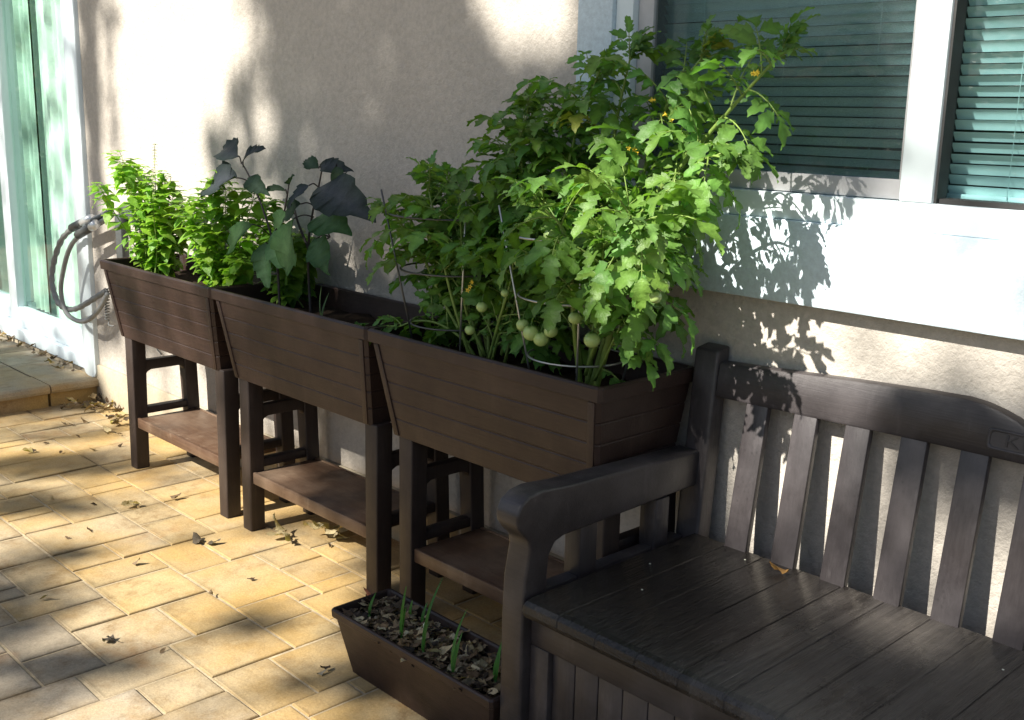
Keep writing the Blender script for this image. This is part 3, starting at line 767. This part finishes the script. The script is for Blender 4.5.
flower(tA, (2.0,.05,.93), 11)

# tomato cages
def cage():
    t = empty('tomato_cage'); rings_ = ((.10,.115),(.24,.140),(.38,.170))
    for z, r in rings_:
        q = MB(); q.tube([(r*math.cos(2*math.pi*k/28), r*math.sin(2*math.pi*k/28), z) for k in range(29)], .0026, 6); q.build('ring', M['wire'], t, smooth=True)
    for k in range(4):
        a = R(45+90*k+12); q = MB(); q.tube([(.085*math.cos(a),.085*math.sin(a),-.06),(.188*math.cos(a),.188*math.sin(a),.44)], .0026, 6); q.build('upright_wire', M['wire'] if k != 3 else M['zinc'], t, smooth=True)
    return t
cg = cage(); cg.location = (1.80,.168,.70)
tag(cg, 'dark wire tomato cage round the shaded plant nearer the eggplants', 'plant cage', 'wire tomato cages')
c2 = copy_tree(cg); c2.location = (2.245,.160,.69); c2.rotation_euler.z = R(-14)
for ch in [q_ for q_ in bpy.data.objects if q_.parent == c2]: ch.material_slots[0].link = 'OBJECT'; ch.material_slots[0].material = M['zinc']
c2.rotation_euler.z = R(-14); tag(c2, 'galvanised wire tomato cage round the sunlit plant nearest the bench', 'plant cage', 'wire tomato cages')

# basil
def basil(base, label, H, rad, nst, seed, c, spikes=0, lean=(0,0)):
    rnd = random.Random(seed); root = tag(empty('basil_plant', base), label, 'herb plant', 'basil plants')
    fol, stm = MB(), MB(); spks = []
    for s_ in range(nst):
        a = rnd.uniform(0,6.28); r = rad*math.sqrt(rnd.random())
        ex, ey = r*math.cos(a)+lean[0], r*math.sin(a)*.75+lean[1]; h = H*rnd.uniform(.45,1.05)*(1-.2*(r/rad)**2)
        pts = crom([(rnd.uniform(-.05,.05),rnd.uniform(-.04,.04),0),(ex*.45,ey*.45,h*.4),(ex*.85,ey*.85,h*.8),(ex*1.05,ey,h)],6)
        stm.tube(pts, [lerp(.0026,.0011,i/len(pts)) for i in range(len(pts))], 5)
        az = rnd.uniform(0,3)
        for i in range(3, len(pts)):
            az += 1.57
            for sg in (0,math.pi):
                t = i/len(pts); d = Vector((math.cos(az+sg),math.sin(az+sg),rnd.uniform(-.6,.3)))
                if rnd.random() < .12: continue
                L = rnd.uniform(.034,.064)*(1.15-.5*abs(t-.55))
                pp = pts[i]; b0 = pp+d.normalized()*.010
                leaf(fol, b0, d+Vector((0,-.15,-.1)), (rnd.uniform(-.2,.4),rnd.uniform(-.7,.0),1), L, L*.66, 6, 0, rnd.uniform(.15,.6), rnd.uniform(.05,.3), vary(c,rnd,.22,.14), .05, rnd)
                if rnd.random() < .75:                     # side shoot with small leaves
                    tip = pp+d*rnd.uniform(.02,.045)+Vector((0,0,.012)); stm.tube([pp,tip], .0008, 4)
                    for k in range(4):
                        b = az+k*1.57; leaf(fol, tip, (math.cos(b),math.sin(b),.5), (0,0,1), L*.62, L*.42, 5, 0, .5, .2, vary((c[0]*1.25,c[1]*1.2,c[2]),rnd,.15,.1), .05, rnd)
        if s_ < spikes:
            spk = MB(); spks.append(spk)
            tp = pts[-1]; an = rnd.uniform(2.2,4.2); hx = math.cos(an)*.06
            sp = crom([tp, tp+Vector((hx*.2,0,.06)), tp+Vector((hx*.7,0,.085)), tp+Vector((hx*1.3,0,.06)), tp+Vector((hx*1.55,0,.01))] if s_ % 2 == 0 else [tp, tp+Vector((.004,0,.05)), tp+Vector((.01,0,.10))], 5)
            spk.tube(sp, .0013, 5)
            for i in range(2, len(sp)):
                for k in range(3):
                    b = rnd.uniform(0,6.28); leaf(spk, sp[i], (math.cos(b),math.sin(b),-.1), (0,0,1), .012, .007, 3, 0, .3, .2)
    stm.build('stem', M['stem'], root, smooth=True); fol.build('foliage', M['basil'], root, colname='Col', smooth=True)
    for spk in spks: spk.build('flower_spike', M['spike'], root)
    return root
BG = (.20,.36,.05)
basil((.22,.125,.715), 'tall bright green basil at the door end with drooping flower spikes', .44, .19, 15, 3, BG, 5, (-.045,-.02))
basil((.66,.135,.715), 'bushy bright green basil at the eggplant end of its planter', .40, .19, 13, 4, BG, 1, (.02,0))
basil((.94,.20,.715), 'green basil growing behind the large dark eggplant leaves', .38, .10, 6, 8, (.12,.24,.035), 1)

# eggplants
def eggplant(base, label, stem_pts, leaves, seed):
    rnd = random.Random(seed); root = tag(empty('eggplant', base), label, 'vegetable plant', 'eggplants in the middle planter')
    fol, stm = MB(), MB(); B = Vector(base)
    for pts in stem_pts:
        c = crom(pts, 6); stm.tube(c, [lerp(.0048,.0022,i/len(c)) for i in range(len(c))], 6)
    for (p0, p1, d, nn, L, W, c, dr) in leaves:
        stm.tube(crom([p0, lerp(Vector(p0),Vector(p1),.5)+Vector((0,0,.008)), p1],4), .0022, 5)
        leaf(fol, p1, d, nn, L*1.12, W*1.0, 15, .05, dr, .2, vary(c,rnd,.1,.05), .07, rnd, 1.2, (1.9,1.5,1.9))
    for mb in (fol, stm):
        for i, v in enumerate(mb.v): mb.v[i] = (v[0]-B.x, v[1]-B.y, v[2]-B.z)
    stm.build('stem', M['darkstem'], root, smooth=True); fol.build('foliage', M['eggleaf'], root, colname='Col', smooth=True)
E1, E2, E3 = (.030,.045,.046), (.040,.100,.038), (.028,.058,.032)
eggplant((.985,.15,.715), 'dark purple eggplant in front of the basil, widest leaf folded towards the door',
    [[(.985,.15,.71),(.97,.15,.88),(.92,.14,1.02),(.86,.13,1.12),(.83,.12,1.165)],[(.965,.15,.90),(1.02,.15,1.02),(1.05,.15,1.10)]],
    [((.88,.135,1.09),(.85,.09,1.12),(-.9,-.3,-.08),(.1,-.72,.68),.20,.125,E1,.38),((.84,.12,1.15),(.84,.12,1.17),(.7,-.1,.45),(-.3,-.7,.6),.11,.065,E1,.3),
     ((.83,.12,1.16),(.83,.11,1.185),(-.75,.0,.22),(.2,-.75,.6),.17,.095,E1,.35),((.95,.14,.95),(.95,.08,.985),(-.8,-.15,-.42),(.3,-.8,.5),.20,.085,E2,.25),
     ((.99,.15,.96),(1.03,.11,.97),(.5,-.2,-.5),(.2,-.85,.4),.14,.10,E2,.3),((.87,.13,1.10),(.90,.1,1.12),(.7,-.2,-.1),(.1,-.8,.6),.11,.06,E3,.4),
     ((1.05,.15,1.10),(1.055,.15,1.11),(.5,-.4,.5),(0,-.6,.8),.07,.035,E3,.4),((1.04,.15,1.08),(1.03,.15,1.09),(-.5,-.5,.2),(0,-.6,.8),.07,.035,E3,.4),
     ((.97,.15,.90),(.99,.10,.93),(.3,-.3,-.5),(.2,-.9,.3),.13,.09,E2,.3)], 1)
eggplant((1.135,.165,.715), 'dark eggplant with one broad leaf against the wall, nearest the tomatoes',
    [[(1.135,.165,.71),(1.125,.165,.90),(1.15,.165,1.02),(1.195,.16,1.11),(1.215,.16,1.165)],[(1.13,.165,.92),(1.08,.16,1.0),(1.06,.16,1.05)],[(1.14,.165,.88),(1.19,.16,.94),(1.25,.16,.97)]],
    [((1.20,.16,1.08),(1.26,.12,1.115),(.95,-.25,-.05),(-.1,-.72,.68),.245,.135,E1,.35),((1.215,.16,1.16),(1.22,.15,1.172),(.85,-.1,.12),(-.1,-.8,.6),.12,.055,E1,.35),
     ((1.215,.16,1.16),(1.21,.15,1.165),(-.7,-.1,.30),(.1,-.8,.6),.085,.045,E3,.35),((1.31,.145,1.175),(1.31,.145,1.175),(.35,-.1,-.8),(.1,-.95,.2),.075,.06,E3,.25),
     ((1.17,.165,1.05),(1.16,.12,1.06),(-.7,-.2,-.3),(.2,-.8,.5),.11,.07,E3,.35),((1.16,.165,1.02),(1.17,.09,1.02),(-.25,-.12,-.9),(-.1,-.95,.25),.19,.155,E2,.15),
     ((1.25,.16,.97),(1.25,.12,1.03),(.85,-.3,.05),(-.1,-.7,.7),.17,.115,E2,.35),((1.25,.16,.97),(1.27,.1,.97),(.6,-.4,-.3),(-.1,-.7,.6),.13,.09,E2,.35),((1.07,.16,1.02),(1.06,.14,1.02),(-.6,-.2,-.4),(.2,-.8,.5),.11,.085,E2,.35),
     ((1.195,.16,1.11),(1.19,.13,1.115),(-.4,-.4,-.3),(0,-.8,.6),.09,.05,E1,.4)], 2)
# small seedlings in the middle planter
def shoot(p, label, seed, blades, grp=None, c=(.10,.22,.05), wdt=.006, name='green_shoot', cat='shoot'):
    rnd = random.Random(seed); q = MB(); q.tube([(0,0,-.012),(0,0,.016)], [.0035,.003], 6, (c[0]*1.3,c[1]*1.1,c[2]*1.5))
    for (dx, dy, h) in blades:
        d = Vector((dx,dy,1)); leaf(q, (0,0,.01), d, (dx+.3,-1,0), h, wdt*1.0, 8, 0, rnd.uniform(.1,.5), .5, vary(c,rnd), 0, rnd, .6)
    o = q.build(name, M['basil'], colname='Col', smooth=True); o.location = p; tag(o, label, cat, grp); return o
shoot((1.245,.13,.715), 'slim onion shoot standing in the eggplant planter', 3, ((-.28,0,.105),(.05,.05,.085)), None, (.13,.22,.08), name='onion_shoot')
q = MB(); rnd = random.Random(6)
for k in range(34):
    a = rnd.uniform(0,6.28); r = .022*math.sqrt(rnd.random())
    leaf(q, (r*math.cos(a),r*math.sin(a),rnd.uniform(.0,.012)), (math.cos(a),math.sin(a),rnd.uniform(.4,1.6)), (0,0,1), rnd.uniform(.012,.022), .008, 4, .2, .3, .2, vary((.07,.20,.03),rnd), 0, rnd)
o = q.build('seedling', M['basil'], colname='Col'); o.location = (1.46,.10,.735); tag(o, 'tiny green seedling tuft behind the rim of the eggplant planter', 'seedling')

# trough: shoots and leaf mulch
ZT = .138
sh = [((1.945,-.215),((.02,0,.055),),'thinnest short shoot at the door end of the trough'),
      ((2.085,-.228),((.0,0,.125),(.06,.02,.075)),'tall straight green shoot nearer the front edge of the trough'),
      ((2.175,-.235),((-.06,0,.165),(.02,.03,.12),(-.22,0,.07)),'tallest green shoot of the trough, with three blades'),
      ((2.295,-.250),((-.20,.0,.14),(.04,0,.095),(-.05,.03,.07)),'leaning green shoot at the front edge of the trough'),
      ((2.375,-.200),((-.04,0,.10),(.06,.02,.07),(-.16,0,.05)),'green shoot next to the bench armrest'),
      ((2.02,-.150),((-.05,0,.045),),'tiny green shoot against the rear wall of the trough'),
      ((2.065,-.150),((.03,0,.055),),'small green shoot just behind the tall straight one')]
for k, (p, bl, lb) in enumerate(sh):
    shoot((p[0],p[1],ZT), lb, 20+k, bl, 'green shoots in the trough', (.07,.21,.035), .0085)
q = MB(); q.tube(crom([(0,0,0),(.001,0,.02),(0,0,.034)],4), .0022, 6); q.sphere((0,0,.040), .006, 8, 6, 1.5); q.tube([(0,0,.046),(.001,0,.056)],[.003,.0008],5)
o = q.build('flower_bud', m_simple('pale_bud', (.55,.56,.42), .6, bs=0), smooth=True); o.location = (2.12,-.185,ZT); tag(o, 'pale closed bud on a short stalk between the shoots of the trough', 'bud')
def dry(mb, p, L, rnd, c, up_=(0,0,1), curl=None, fold_=None):
    a = rnd.uniform(0,6.28)
    leaf(mb, p, (math.cos(a),math.sin(a),rnd.uniform(-.1,.25)), Vector(up_)+Vector((rnd.uniform(-.6,.6),rnd.uniform(-.6,.6),0)), L, L*rnd.uniform(.45,.8), 6, .12, (curl if curl is not None else rnd.uniform(-.6,.6)), fold_ if fold_ is not None else rnd.uniform(.2,.9)*rnd.choice((-1,1)), c, .12, rnd)
DC = [(.22,.145,.08),(.13,.085,.05),(.32,.235,.13),(.16,.11,.07),(.09,.06,.04),(.25,.19,.13)]
q = MB(); rnd = random.Random(15)
for k in range(900):
    x, y = rnd.uniform(TX0+.024,TX1-.024), rnd.uniform(TY0+.024,TY1-.024)
    dry(q, (x,y,ZT+.004+.016*noise.noise(Vector((x*20,y*20,0)))+rnd.uniform(-.004,.014)), rnd.uniform(.012,.040), rnd, vary(rnd.choice(DC+[(.42,.34,.22),(.05,.035,.025)]),rnd,.45,.08), curl=rnd.uniform(-.35,.2), fold_=rnd.uniform(-.35,.35))
o = q.build('leaf_mulch', M['dryleaf'], colname='Col'); tag(o, 'dry brown leaves and bark covering the soil of the trough', 'mulch', kind='stuff')

# dry leaves on the patio, each its own thing
def px(u, v, z):                                          # ground spot measured off the photograph
    d = fw + r2*((u-512)/FPX) - u2*((v-360)/FPX); t = (z-CAM.z)/d.z; return CAM + d*t
def dry_leaf(p, L, seed, label, grp=None, nleaf=1, c=None, rz=0):
    rnd = random.Random(seed); q = MB()
    for k in range(nleaf):
        off = (rnd.uniform(-.5,.5)*L*.7*(nleaf>1), rnd.uniform(-.5,.5)*L*.7*(nleaf>1), .006+.006*k)
        dry(q, off, L*rnd.uniform(.8,1.1), rnd, vary(c or rnd.choice(DC),rnd,.25,.06), curl=rnd.uniform(-.5,-.15))
    zmin = min(v[2] for v in q.v)
    q.v = [(v[0],v[1],v[2]-zmin+.0015) for v in q.v]
    o = q.build('dry_leaf', M['dryleaf'], colname='Col', smooth=True); o.location = p; tag(o, label, 'leaf', grp); return o
LG = 'small dry leaves scattered on the patio'; LL = 'small curled dry leaf lying on the sunlit patio pavers'
for k, (u, v) in enumerate([(96,451),(60,454),(36,453),(80,438),(66,425),(108,434),(49,443),(136,504),(52,501),(97,505),(92,533),(70,540),(132,565),(212,598),(160,654),(40,600),(255,580),(330,548),(118,448),(88,423),(75,425),(232,452),(170,500)]):
    dry_leaf(px(u,v,0), random.Random(k).uniform(.018,.034), 40+k, LL, LG)
pale = (.52,.44,.28)
dry_leaf(px(141,506,0), .05, 91, 'pale crumpled leaf on the rust stained paver beyond the middle planter', None, 2, pale)
dry_leaf(px(33,453,0), .04, 92, 'pale yellow dry leaf nearest the step edge', None, 1, (.5,.42,.2))
dry_leaf(px(205,545,0), .04, 93, 'long dark curled leaf on the yellow paver by the middle planter', None, 2, (.10,.075,.05))
dry_leaf(px(113,637,0), .045, 94, 'dark curled dry leaf in the middle of a pale large paver', None, 2, (.11,.09,.075))
dry_leaf(px(110,434,0), .04, 95, 'pale flat leaf near the foot of the basil planter', None, 1, pale)
dry_leaf(px(283,541,0), .07, 96, 'withered leaf pair lying under the middle planter by its leg', None, 3, (.38,.32,.2))
dry_leaf(px(331,537,0), .075, 97, 'large crumpled pale leaf under the shelf of the middle planter', None, 6, (.50,.42,.27))
dry_leaf(px(346,540,0), .035, 98, 'small pale leaf beside the large crumpled one', None, 2, (.55,.48,.32))
dry_leaf(px(372,598,0), .035, 99, 'reddish dry leaf behind the trough by the planter leg', None, 2, (.20,.08,.05))
dry_leaf(px(330,669,0), .03, 100, 'dark leaf scrap on the paver in front of the trough', None, 1, (.07,.05,.04))
dry_leaf(px(317,676,0), .022, 101, 'grey leaf scrap on the paver in front of the trough', None, 1, (.25,.22,.18))
dry_leaf((2.80,.225,.414), .045, 102, 'brown leaf standing at the rear of the seat between two back slats', None, 1, (.24,.13,.04))
rnd = random.Random(77); q = MB()
for k in range(90):
    u, v = rnd.gauss(108,13), rnd.gauss(405,4)
    if rnd.random() < .35: u, v = rnd.gauss(118,7), rnd.gauss(418,6)
    if rnd.random() < .2: u, v = rnd.gauss(76,9), rnd.gauss(408,3)
    p = px(u,v,0)
    if p.y > .33 or p.x < -.90: continue
    dry(q, (p.x,p.y,.006+rnd.uniform(0,.03)), rnd.uniform(.025,.05), rnd, vary(rnd.choice(DC+[pale]),rnd,.3,.06))
for k in range(40):
    y = rnd.uniform(.05,.33); x = rnd.uniform(-2.2,-1.1)
    y = .35-abs(rnd.gauss(0,.04))
    dry(q, (x,y,.108+rnd.uniform(0,.012)), rnd.uniform(.02,.04), rnd, vary(rnd.choice(DC),rnd,.3,.06))
o = q.build('leaf_litter', M['dryleaf'], colname='Col'); tag(o, 'dry leaf litter gathered at the foot of the wall and on the step', 'leaf litter', kind='stuff')
# tiny pale flecks on the seat
for k, (u, v) in enumerate([(650,564),(642,590),(727,543),(745,560),(1003,670)]):
    p = px(u,v,.4128); q = MB(); q.sphere((0,0,.0008), .0024, 7, 5, .45)
    o = q.build('fallen_petal', m_simple('pale_petal', (.6,.6,.5), .7, bs=0) if k == 0 else bpy.data.materials['pale_petal'], smooth=True); o.location = p
    tag(o, 'tiny pale petal fallen on the dark bench seat', 'petal', 'petals on the bench seat')

# ------------------------------------------------------------ hose on the wall by the door
HY = .275
hose = tag(empty('garden_hose', P3(92,222,HY)), 'grey ribbed hose looped on the wall beside the sliding door', 'hose')
def hs(mb, name, m, **k):
    B = hose.location
    mb.v = [(v[0]-B.x,v[1]-B.y,v[2]-B.z) for v in mb.v]; return mb.build(name, m, hose, **k)
q = MB(); pts = crom([P3(106,214,HY+.03),P3(88,222,HY),P3(72,229,HY),P3(61,241,HY),P3(54,262,HY),P3(52,283,HY-.01),P3(58,302,HY-.01),P3(67,309,HY),P3(78,308,HY),P3(92,300,HY),P3(106,291,HY+.02)],7)
q.tube(pts, [.0125+.0022*math.sin(i*2.1) for i in range(len(pts))], 8); hs(q, 'ribbed_loop', M['hose'], smooth=True)
q = MB(); pts = crom([P3(107,218,HY+.02),P3(90,229,HY-.02),P3(77,238,HY-.02),P3(69,250,HY-.02),P3(63,272,HY-.02),P3(61,292,HY-.02),P3(66,312,HY-.02),P3(78,321,HY-.02),P3(90,319,HY-.01),P3(100,308,HY),P3(108,293,HY+.02)],7)
q.tube(pts, .0105, 8); hs(q, 'inner_loop', M['hose'], smooth=True)
q = MB(); q.tube([P3(72,228,HY),P3(84,222,HY)], .019, 10); q.tube([P3(78,235,HY-.02),P3(93,226,HY-.02)], .019, 10); q.tube(crom([P3(92,221,HY),P3(102,216,HY+.02),P3(113,208,HY+.05)],4), .011, 8); q.tube(crom([P3(95,226,HY-.01),P3(104,221,HY+.02),P3(113,214,HY+.04)],4), .010, 8); hs(q, 'connector', M['hosedark'], smooth=True)
q = MB(); q.tube([P3(83,222.5,HY),P3(92,218.5,HY)], .0195, 10); q.tube([P3(92,227,HY-.02),P3(96,224,HY-.02)], .020, 10); hs(q, 'fitting', M['tape'], smooth=True)
q = MB(); q.box(-.44,-.30,.275,WY-.0005,.86,.93); q.box(-.40,-.34,.24,.275,.70,.90)
hk = q.build('hose_hanger', M['hosedark'], bevel=.01); tag(hk, 'dark hose hanger fixed to the wall behind the basil', 'hanger')
q = MB(); pts = []
for i in range(150):
    t = i/149; c = P3(lerp(107.5,107,t), lerp(288,320,t), .30); pts.append(c+Vector((.008*math.cos(t*70),.008*math.sin(t*70),0)))
pts += crom([pts[-1], P3(109,325,.30), P3(114,326,.30)],4); q.tube(pts, .0032, 5)
o = q.build('coiled_cord', M['hose'], smooth=True); tag(o, 'grey coiled cord hanging below the hose at the planter corner', 'cord')

# TREE-BEGIN
# ------------------------------------------------------------ garden behind the viewer: out-of-view trees, crowns shaped to dapple the patio
# Shade mask that sets where crown leaves go, along the sunlight: 0 = closed foliage, 9 = open gap. Rows go up, 5 cm a cell.
SHADE_MASK = """
3333333332222222222222222222222333333334444444444444444444445555554443332222223333333334445554444433333222222222222222222
3333333332222222222222222222222333333334444444444444444444445555555443322222223333333334455554444433333222222222222222222
3333333332222222222222222222222233333334444444433444444444445555555443322222223333333334455555444433333222222222222222222
3333333332222222222222222222222233333344444444333344444433445566655443222112223433222234555555444433333222222222222222222
3333333333222222222222222222222233333344444444333344444433345666665543211111124421222235666555444433332222222222222222222
3333333333222222222222222222222233333444444444333344554322235677876543211111124531113456876655544433332222222222222222222
3333333333222222222222222222222233334444445544322244665311125888753234432333457774112655677665544333322222222222221111111
3333333333322222222222111122222223344444455654321144788411114688863112677777556887644676578765544333222222222211111111111
3333333333322222222211111111122223444443456855211113478741112468885323688888765788767888766765544332222222211111111111111
3333333333322222221111111111111222445433355885411111337655121367888777888888888887437888755675443322222221111111111111111
3333333333332222211111111111111110444433334488441111133655534358888888888888888887216887643334443322221111111111111111111
4433333333332222111111111111111111144443333448844111113465555667888888888888888886116887531112443221111111111111111111111
4444433333332221111111111111111110244445333355885512112467556778888888688888888886227766531111342111111111111111111111111
4444443344442421121111111111111111024555644246688552323456767788888888888888888887457644420000020000011111111111111111111
4444443244441442142111112112111101033566776655778867446446787888888468688888888887655433210000000000000000111111111111111
4444444444444144244243214014211110887877886666787887657455788888888468256488888765433322100000000000000000000011111111111
4444444444444444444444224214444411888888776666677776507877788886888488188888876544100111100000000000000000000000011111111
4444444444444444444444444444444477888887776666667887677999988999898685325424535322100000000110000000000000000000000111111
4444444444444444444444444444434448888877766655557987888999998998889754435544112111100000011100000000000000000000000001111
4444444444444444444444444443323440888866667776557777978898988877565730544322222222000000000000000000000000000000000000001
4444444444444444444444444432101123100355568867776777876567776775407521522222222101000000000000000000000000000000000000000
4444444444444444444444444332012444243154431111587778853234444564466310443222100000010000000000000000000000000000000000000
4444444444444444444444443321024141270123332233567778252112344555454301234200000000010000000000000000000000000000000000000
4444444444444444444444443321024041344223333444566666443213444555544201112100000000000000000000000000000011367777221000000
4444444444444444444444443322102440343323344555666665444322444445444323333200000000000000000000000000000136778888877210000
4444444444444444444444443332210244033322455666667766685667544444444413333300000000000000000000000000001236788888887620011
4444444444444444444444444333223440064402456887777777888677644441744112232320122200000000000000000000003444778888887520111
4444444444444444444444444333334431186010477887777778668878865568764423113211111111000100000000000000017674467777772101111
4444444444444444444444444444444440186444687887777778858888876568864443234211111111000000000000000000035775656666555532222
4444444444444444444444444444444440187787777887777788888888876446564443212321111101000000000001122000167777765555555543322
4444444444444444444444444444444440148888777788778888888888886484544432111311000001110000000112111101157777764545555543333
4444444444444444444444444444444440018887777888888888877788644455544444333110111111000000001111110122288888885122343443333
4444444444444444444444444444444442018886788888888888866545544455433322132421021111000000000010011111789999999112111333333
4444444444444444444444444444444444015655788888888888844334443344432211111111311111000000000000007848889999999001111233333
4444444444444444444444444444444442015542599999988888883122121223212222111111211110000000000000027899889999999000010233333
4444444444444444444444444444444440014455799999999999651112221111111232111110111000000000000000077899888888715555553333333
4444444444444444444444444444444440012545999999999999964443322221111232111110000000000000000010027488888887766565554444444
4444444444444444444444444444444440003635999999999999999852222333111222111110000000000000000000000361678887766677765444444
4444444444444444444444444444444440003635999999999999998884112333111111111110000000000000000000010115678887676655555444444
4444444444444444444444444444444444003635999999999999998888412222111111111110000000000000000000001111337786666665555444444
4444444444444444444444444444444442002635499999999999999999733211111111111110000000000000000001111111112321145523345544444
4444444444444444444444444444444440002542499999999999999999744421111111111110000000000000000001111111122110114446655555444
4444444444444444444444444444444440002232499999999999999999744421111111111110000000000000000011111111122100005446665555554
4444444444444444444444444444444432112333688999999999999999834311111111111110000000014677874111111111111000005446665555555
4444444444444444444444444444444332222334578889999999999998854321111111111110011111135999983111111111111000055456655555555
4444444444444444444444444444444333223344567888999999999888754322111111111111111111236788872111111111111000155356555555555
4444444444444444444444444444444333333344567788899999999887654332211111111111111112235677653211111111111000254222455555555
""".split()
CU0, CV0, CC = -2.6, -.62, .05
SU = Vector((math.cos(SUN_AZ), -math.sin(SUN_AZ), 0))
SV = Vector((math.sin(SUN_AZ)*math.sin(SUN_EL), math.cos(SUN_AZ)*math.sin(SUN_EL), math.cos(SUN_EL)))
def SP(u, v, t): return SU*u + SV*v - LD*t
rnd = random.Random(21)
trees = [MB(), MB()]
TLC = [(.06,.11,.03),(.075,.13,.035),(.045,.09,.03)]
def tleaf(u, v, L=.10):
    t = rnd.uniform(11.0, 14.0); p = SP(u, v, t); mb = trees[0 if u > -.75 else 1]
    d = Vector((rnd.uniform(-1,1), rnd.uniform(-1,1), rnd.uniform(-.9,.3)))
    nn = -LD + Vector((rnd.uniform(-.9,.9), rnd.uniform(-.9,.9), rnd.uniform(-.9,.9)))
    leaf(mb, p - d.normalized()*L*.5, d, nn, L, L*.62, 3, 0, .15, .15, vary(rnd.choice(TLC), rnd))
nr, nc = len(SHADE_MASK), len(SHADE_MASK[0])
for j in range(-10, nr+22):
    for i in range(-16, nc+24):
        inside = 0 <= j < nr and 0 <= i < nc
        if inside: f = int(SHADE_MASK[j][i])/9
        else:
            k = noise.noise(Vector((i*.11, j*.11, 5.0)))
            ed = max(0, -i-4, i-nc-10, -j-2, j-nr-8)
            f = min(1, max(0, .25+.5*k)+ed*.06)
            if j < 0: f = max(f, int(SHADE_MASK[0][min(max(i,0),nc-1)])/9)
        f = min(1, max(0, (f-.04)*1.22)) * (.35 if f < .2 else 1); lam = max(0, min(4.2, -math.log(f+.008))) * (.85 if f > .3 else 1.3)
        n_ = int(lam) + (1 if rnd.random() < lam-int(lam) else 0)
        for _ in range(n_): tleaf(CU0+(i+rnd.random())*CC, CV0+(j+rnd.random())*CC, rnd.uniform(.085,.12))
def tree(name, label, mb, base, limbs):
    root = tag(empty(name, base), label, 'tree', 'trees in the garden opposite the wall')
    B = Vector(base); tk = MB()
    for pts, r0, r1 in limbs:
        c = crom(pts, 7); tk.tube(c, [lerp(r0, r1, i/(len(c)-1))*(1+.08*math.sin(i*1.7)) for i in range(len(c))], 9)
    for q_ in (mb, tk): q_.v = [(v[0]-B.x, v[1]-B.y, v[2]-B.z) for v in q_.v]
    tk.build('trunk', M['bark'], root, smooth=True); mb.build('crown', M['treeleaf'], root, colname='Col')
a0 = SP(3.9,.55,12.5); b0 = Vector((a0.x+.5, a0.y-.2, -.05))
tree('garden_tree', 'leafy garden tree out of view opposite the bench, crown shaped to cast the shade', trees[0], b0,
     [([b0, b0+Vector((-.05,0,1.6)), b0+Vector((-.2,.1,6.0)), a0],.16,.09), ([a0, SP(3.1,.60,12.4), SP(2.3,.62,12.6), SP(1.7,.75,12.5)],.085,.02), ([SP(2.3,.62,12.6), SP(2.05,.95,12.5), SP(2.1,1.35,12.7)],.04,.012),
      ([SP(3.1,.60,12.4), SP(3.3,.9,12.6), SP(3.25,1.5,12.8)],.05,.012), ([SP(1.7,.75,12.5), SP(1.3,1.1,12.4), SP(.9,1.3,12.5)],.018,.008)])
a1 = SP(-2.9,.9,12.5); b1 = Vector((a1.x-.4, a1.y-.1, -.05))
tree('garden_tree', 'leafy garden tree out of view opposite the sliding door, crown shaped to cast the shade', trees[1], b1,
     [([b1, b1+Vector((.05,.05,1.8)), b1+Vector((.25,.1,6.2)), a1],.14,.08), ([a1, SP(-2.2,1.1,12.5), SP(-1.5,1.2,12.7)],.06,.015), ([a1, SP(-2.5,1.6,12.5), SP(-2.2,2.2,12.7)],.05,.012)])
# bushes and fence across the garden (seen only as reflections in the glass)
def bush(p, rx, ry, h, seed, label):
    r_ = random.Random(seed); q = MB(); tk = MB()
    for k in range(5): tk.tube([(0,0,0),(r_.uniform(-.3,.3)*rx,r_.uniform(-.3,.3)*ry,h*.6)],[.03,.01],5)
    for k in range(1500):
        a = r_.uniform(0,6.28); z = r_.uniform(.02,1); rr_ = math.sqrt(max(0.02, 1-(2*z-1)**2*.85))*r_.uniform(.6,1)*(1+.18*noise.noise(Vector((math.cos(a)*2+seed,math.sin(a)*2,z*4))))
        P_ = Vector((rx*rr_*math.cos(a), ry*rr_*math.sin(a), h*z)); d = Vector((math.cos(a),math.sin(a),r_.uniform(-.6,.8)))
        leaf(q, P_, d, (r_.uniform(-1,1),r_.uniform(-1,1),1), .16, .10, 3, 0, .3, .2, vary((.10,.23,.06), r_))
    root = tag(empty('garden_bush', p), label, 'bush', 'bushes across the garden')
    tk.build('stem', M['bark'], root); q.build('foliage', M['treeleaf'], root, colname='Col')
bush((-7.0,-1.9,0), .9, .9, 2.3, 1, 'round green bush at the far end of the patio')
bush((-9.3,-2.6,0), 1.1, 1.2, 2.9, 2, 'tall green bush beyond the end of the patio')
bush((-11.5,-4.2,0), 1.4, 1.4, 2.6, 3, 'wide green bush in the far corner of the garden')
bush((-5.2,-8.6,0), 1.5, .9, 2.2, 4, 'low wide green bush along the garden fence')
bush((-1.6,-9.0,0), 1.3, .8, 2.9, 5, 'upright green bush along the garden fence')
q = MB(); x = -16
while x < 9: q.box(x, x+.142, -10.02, -10.0, .03, 1.85); x += .148
q.box(-16, 9, -10.06, -10.021, .35, .44); q.box(-16, 9, -10.06, -10.021, 1.4, 1.49)
tag(q.build('garden_fence', M['fence']), 'weathered wooden board fence across the garden', 'fence')
# TREE-END
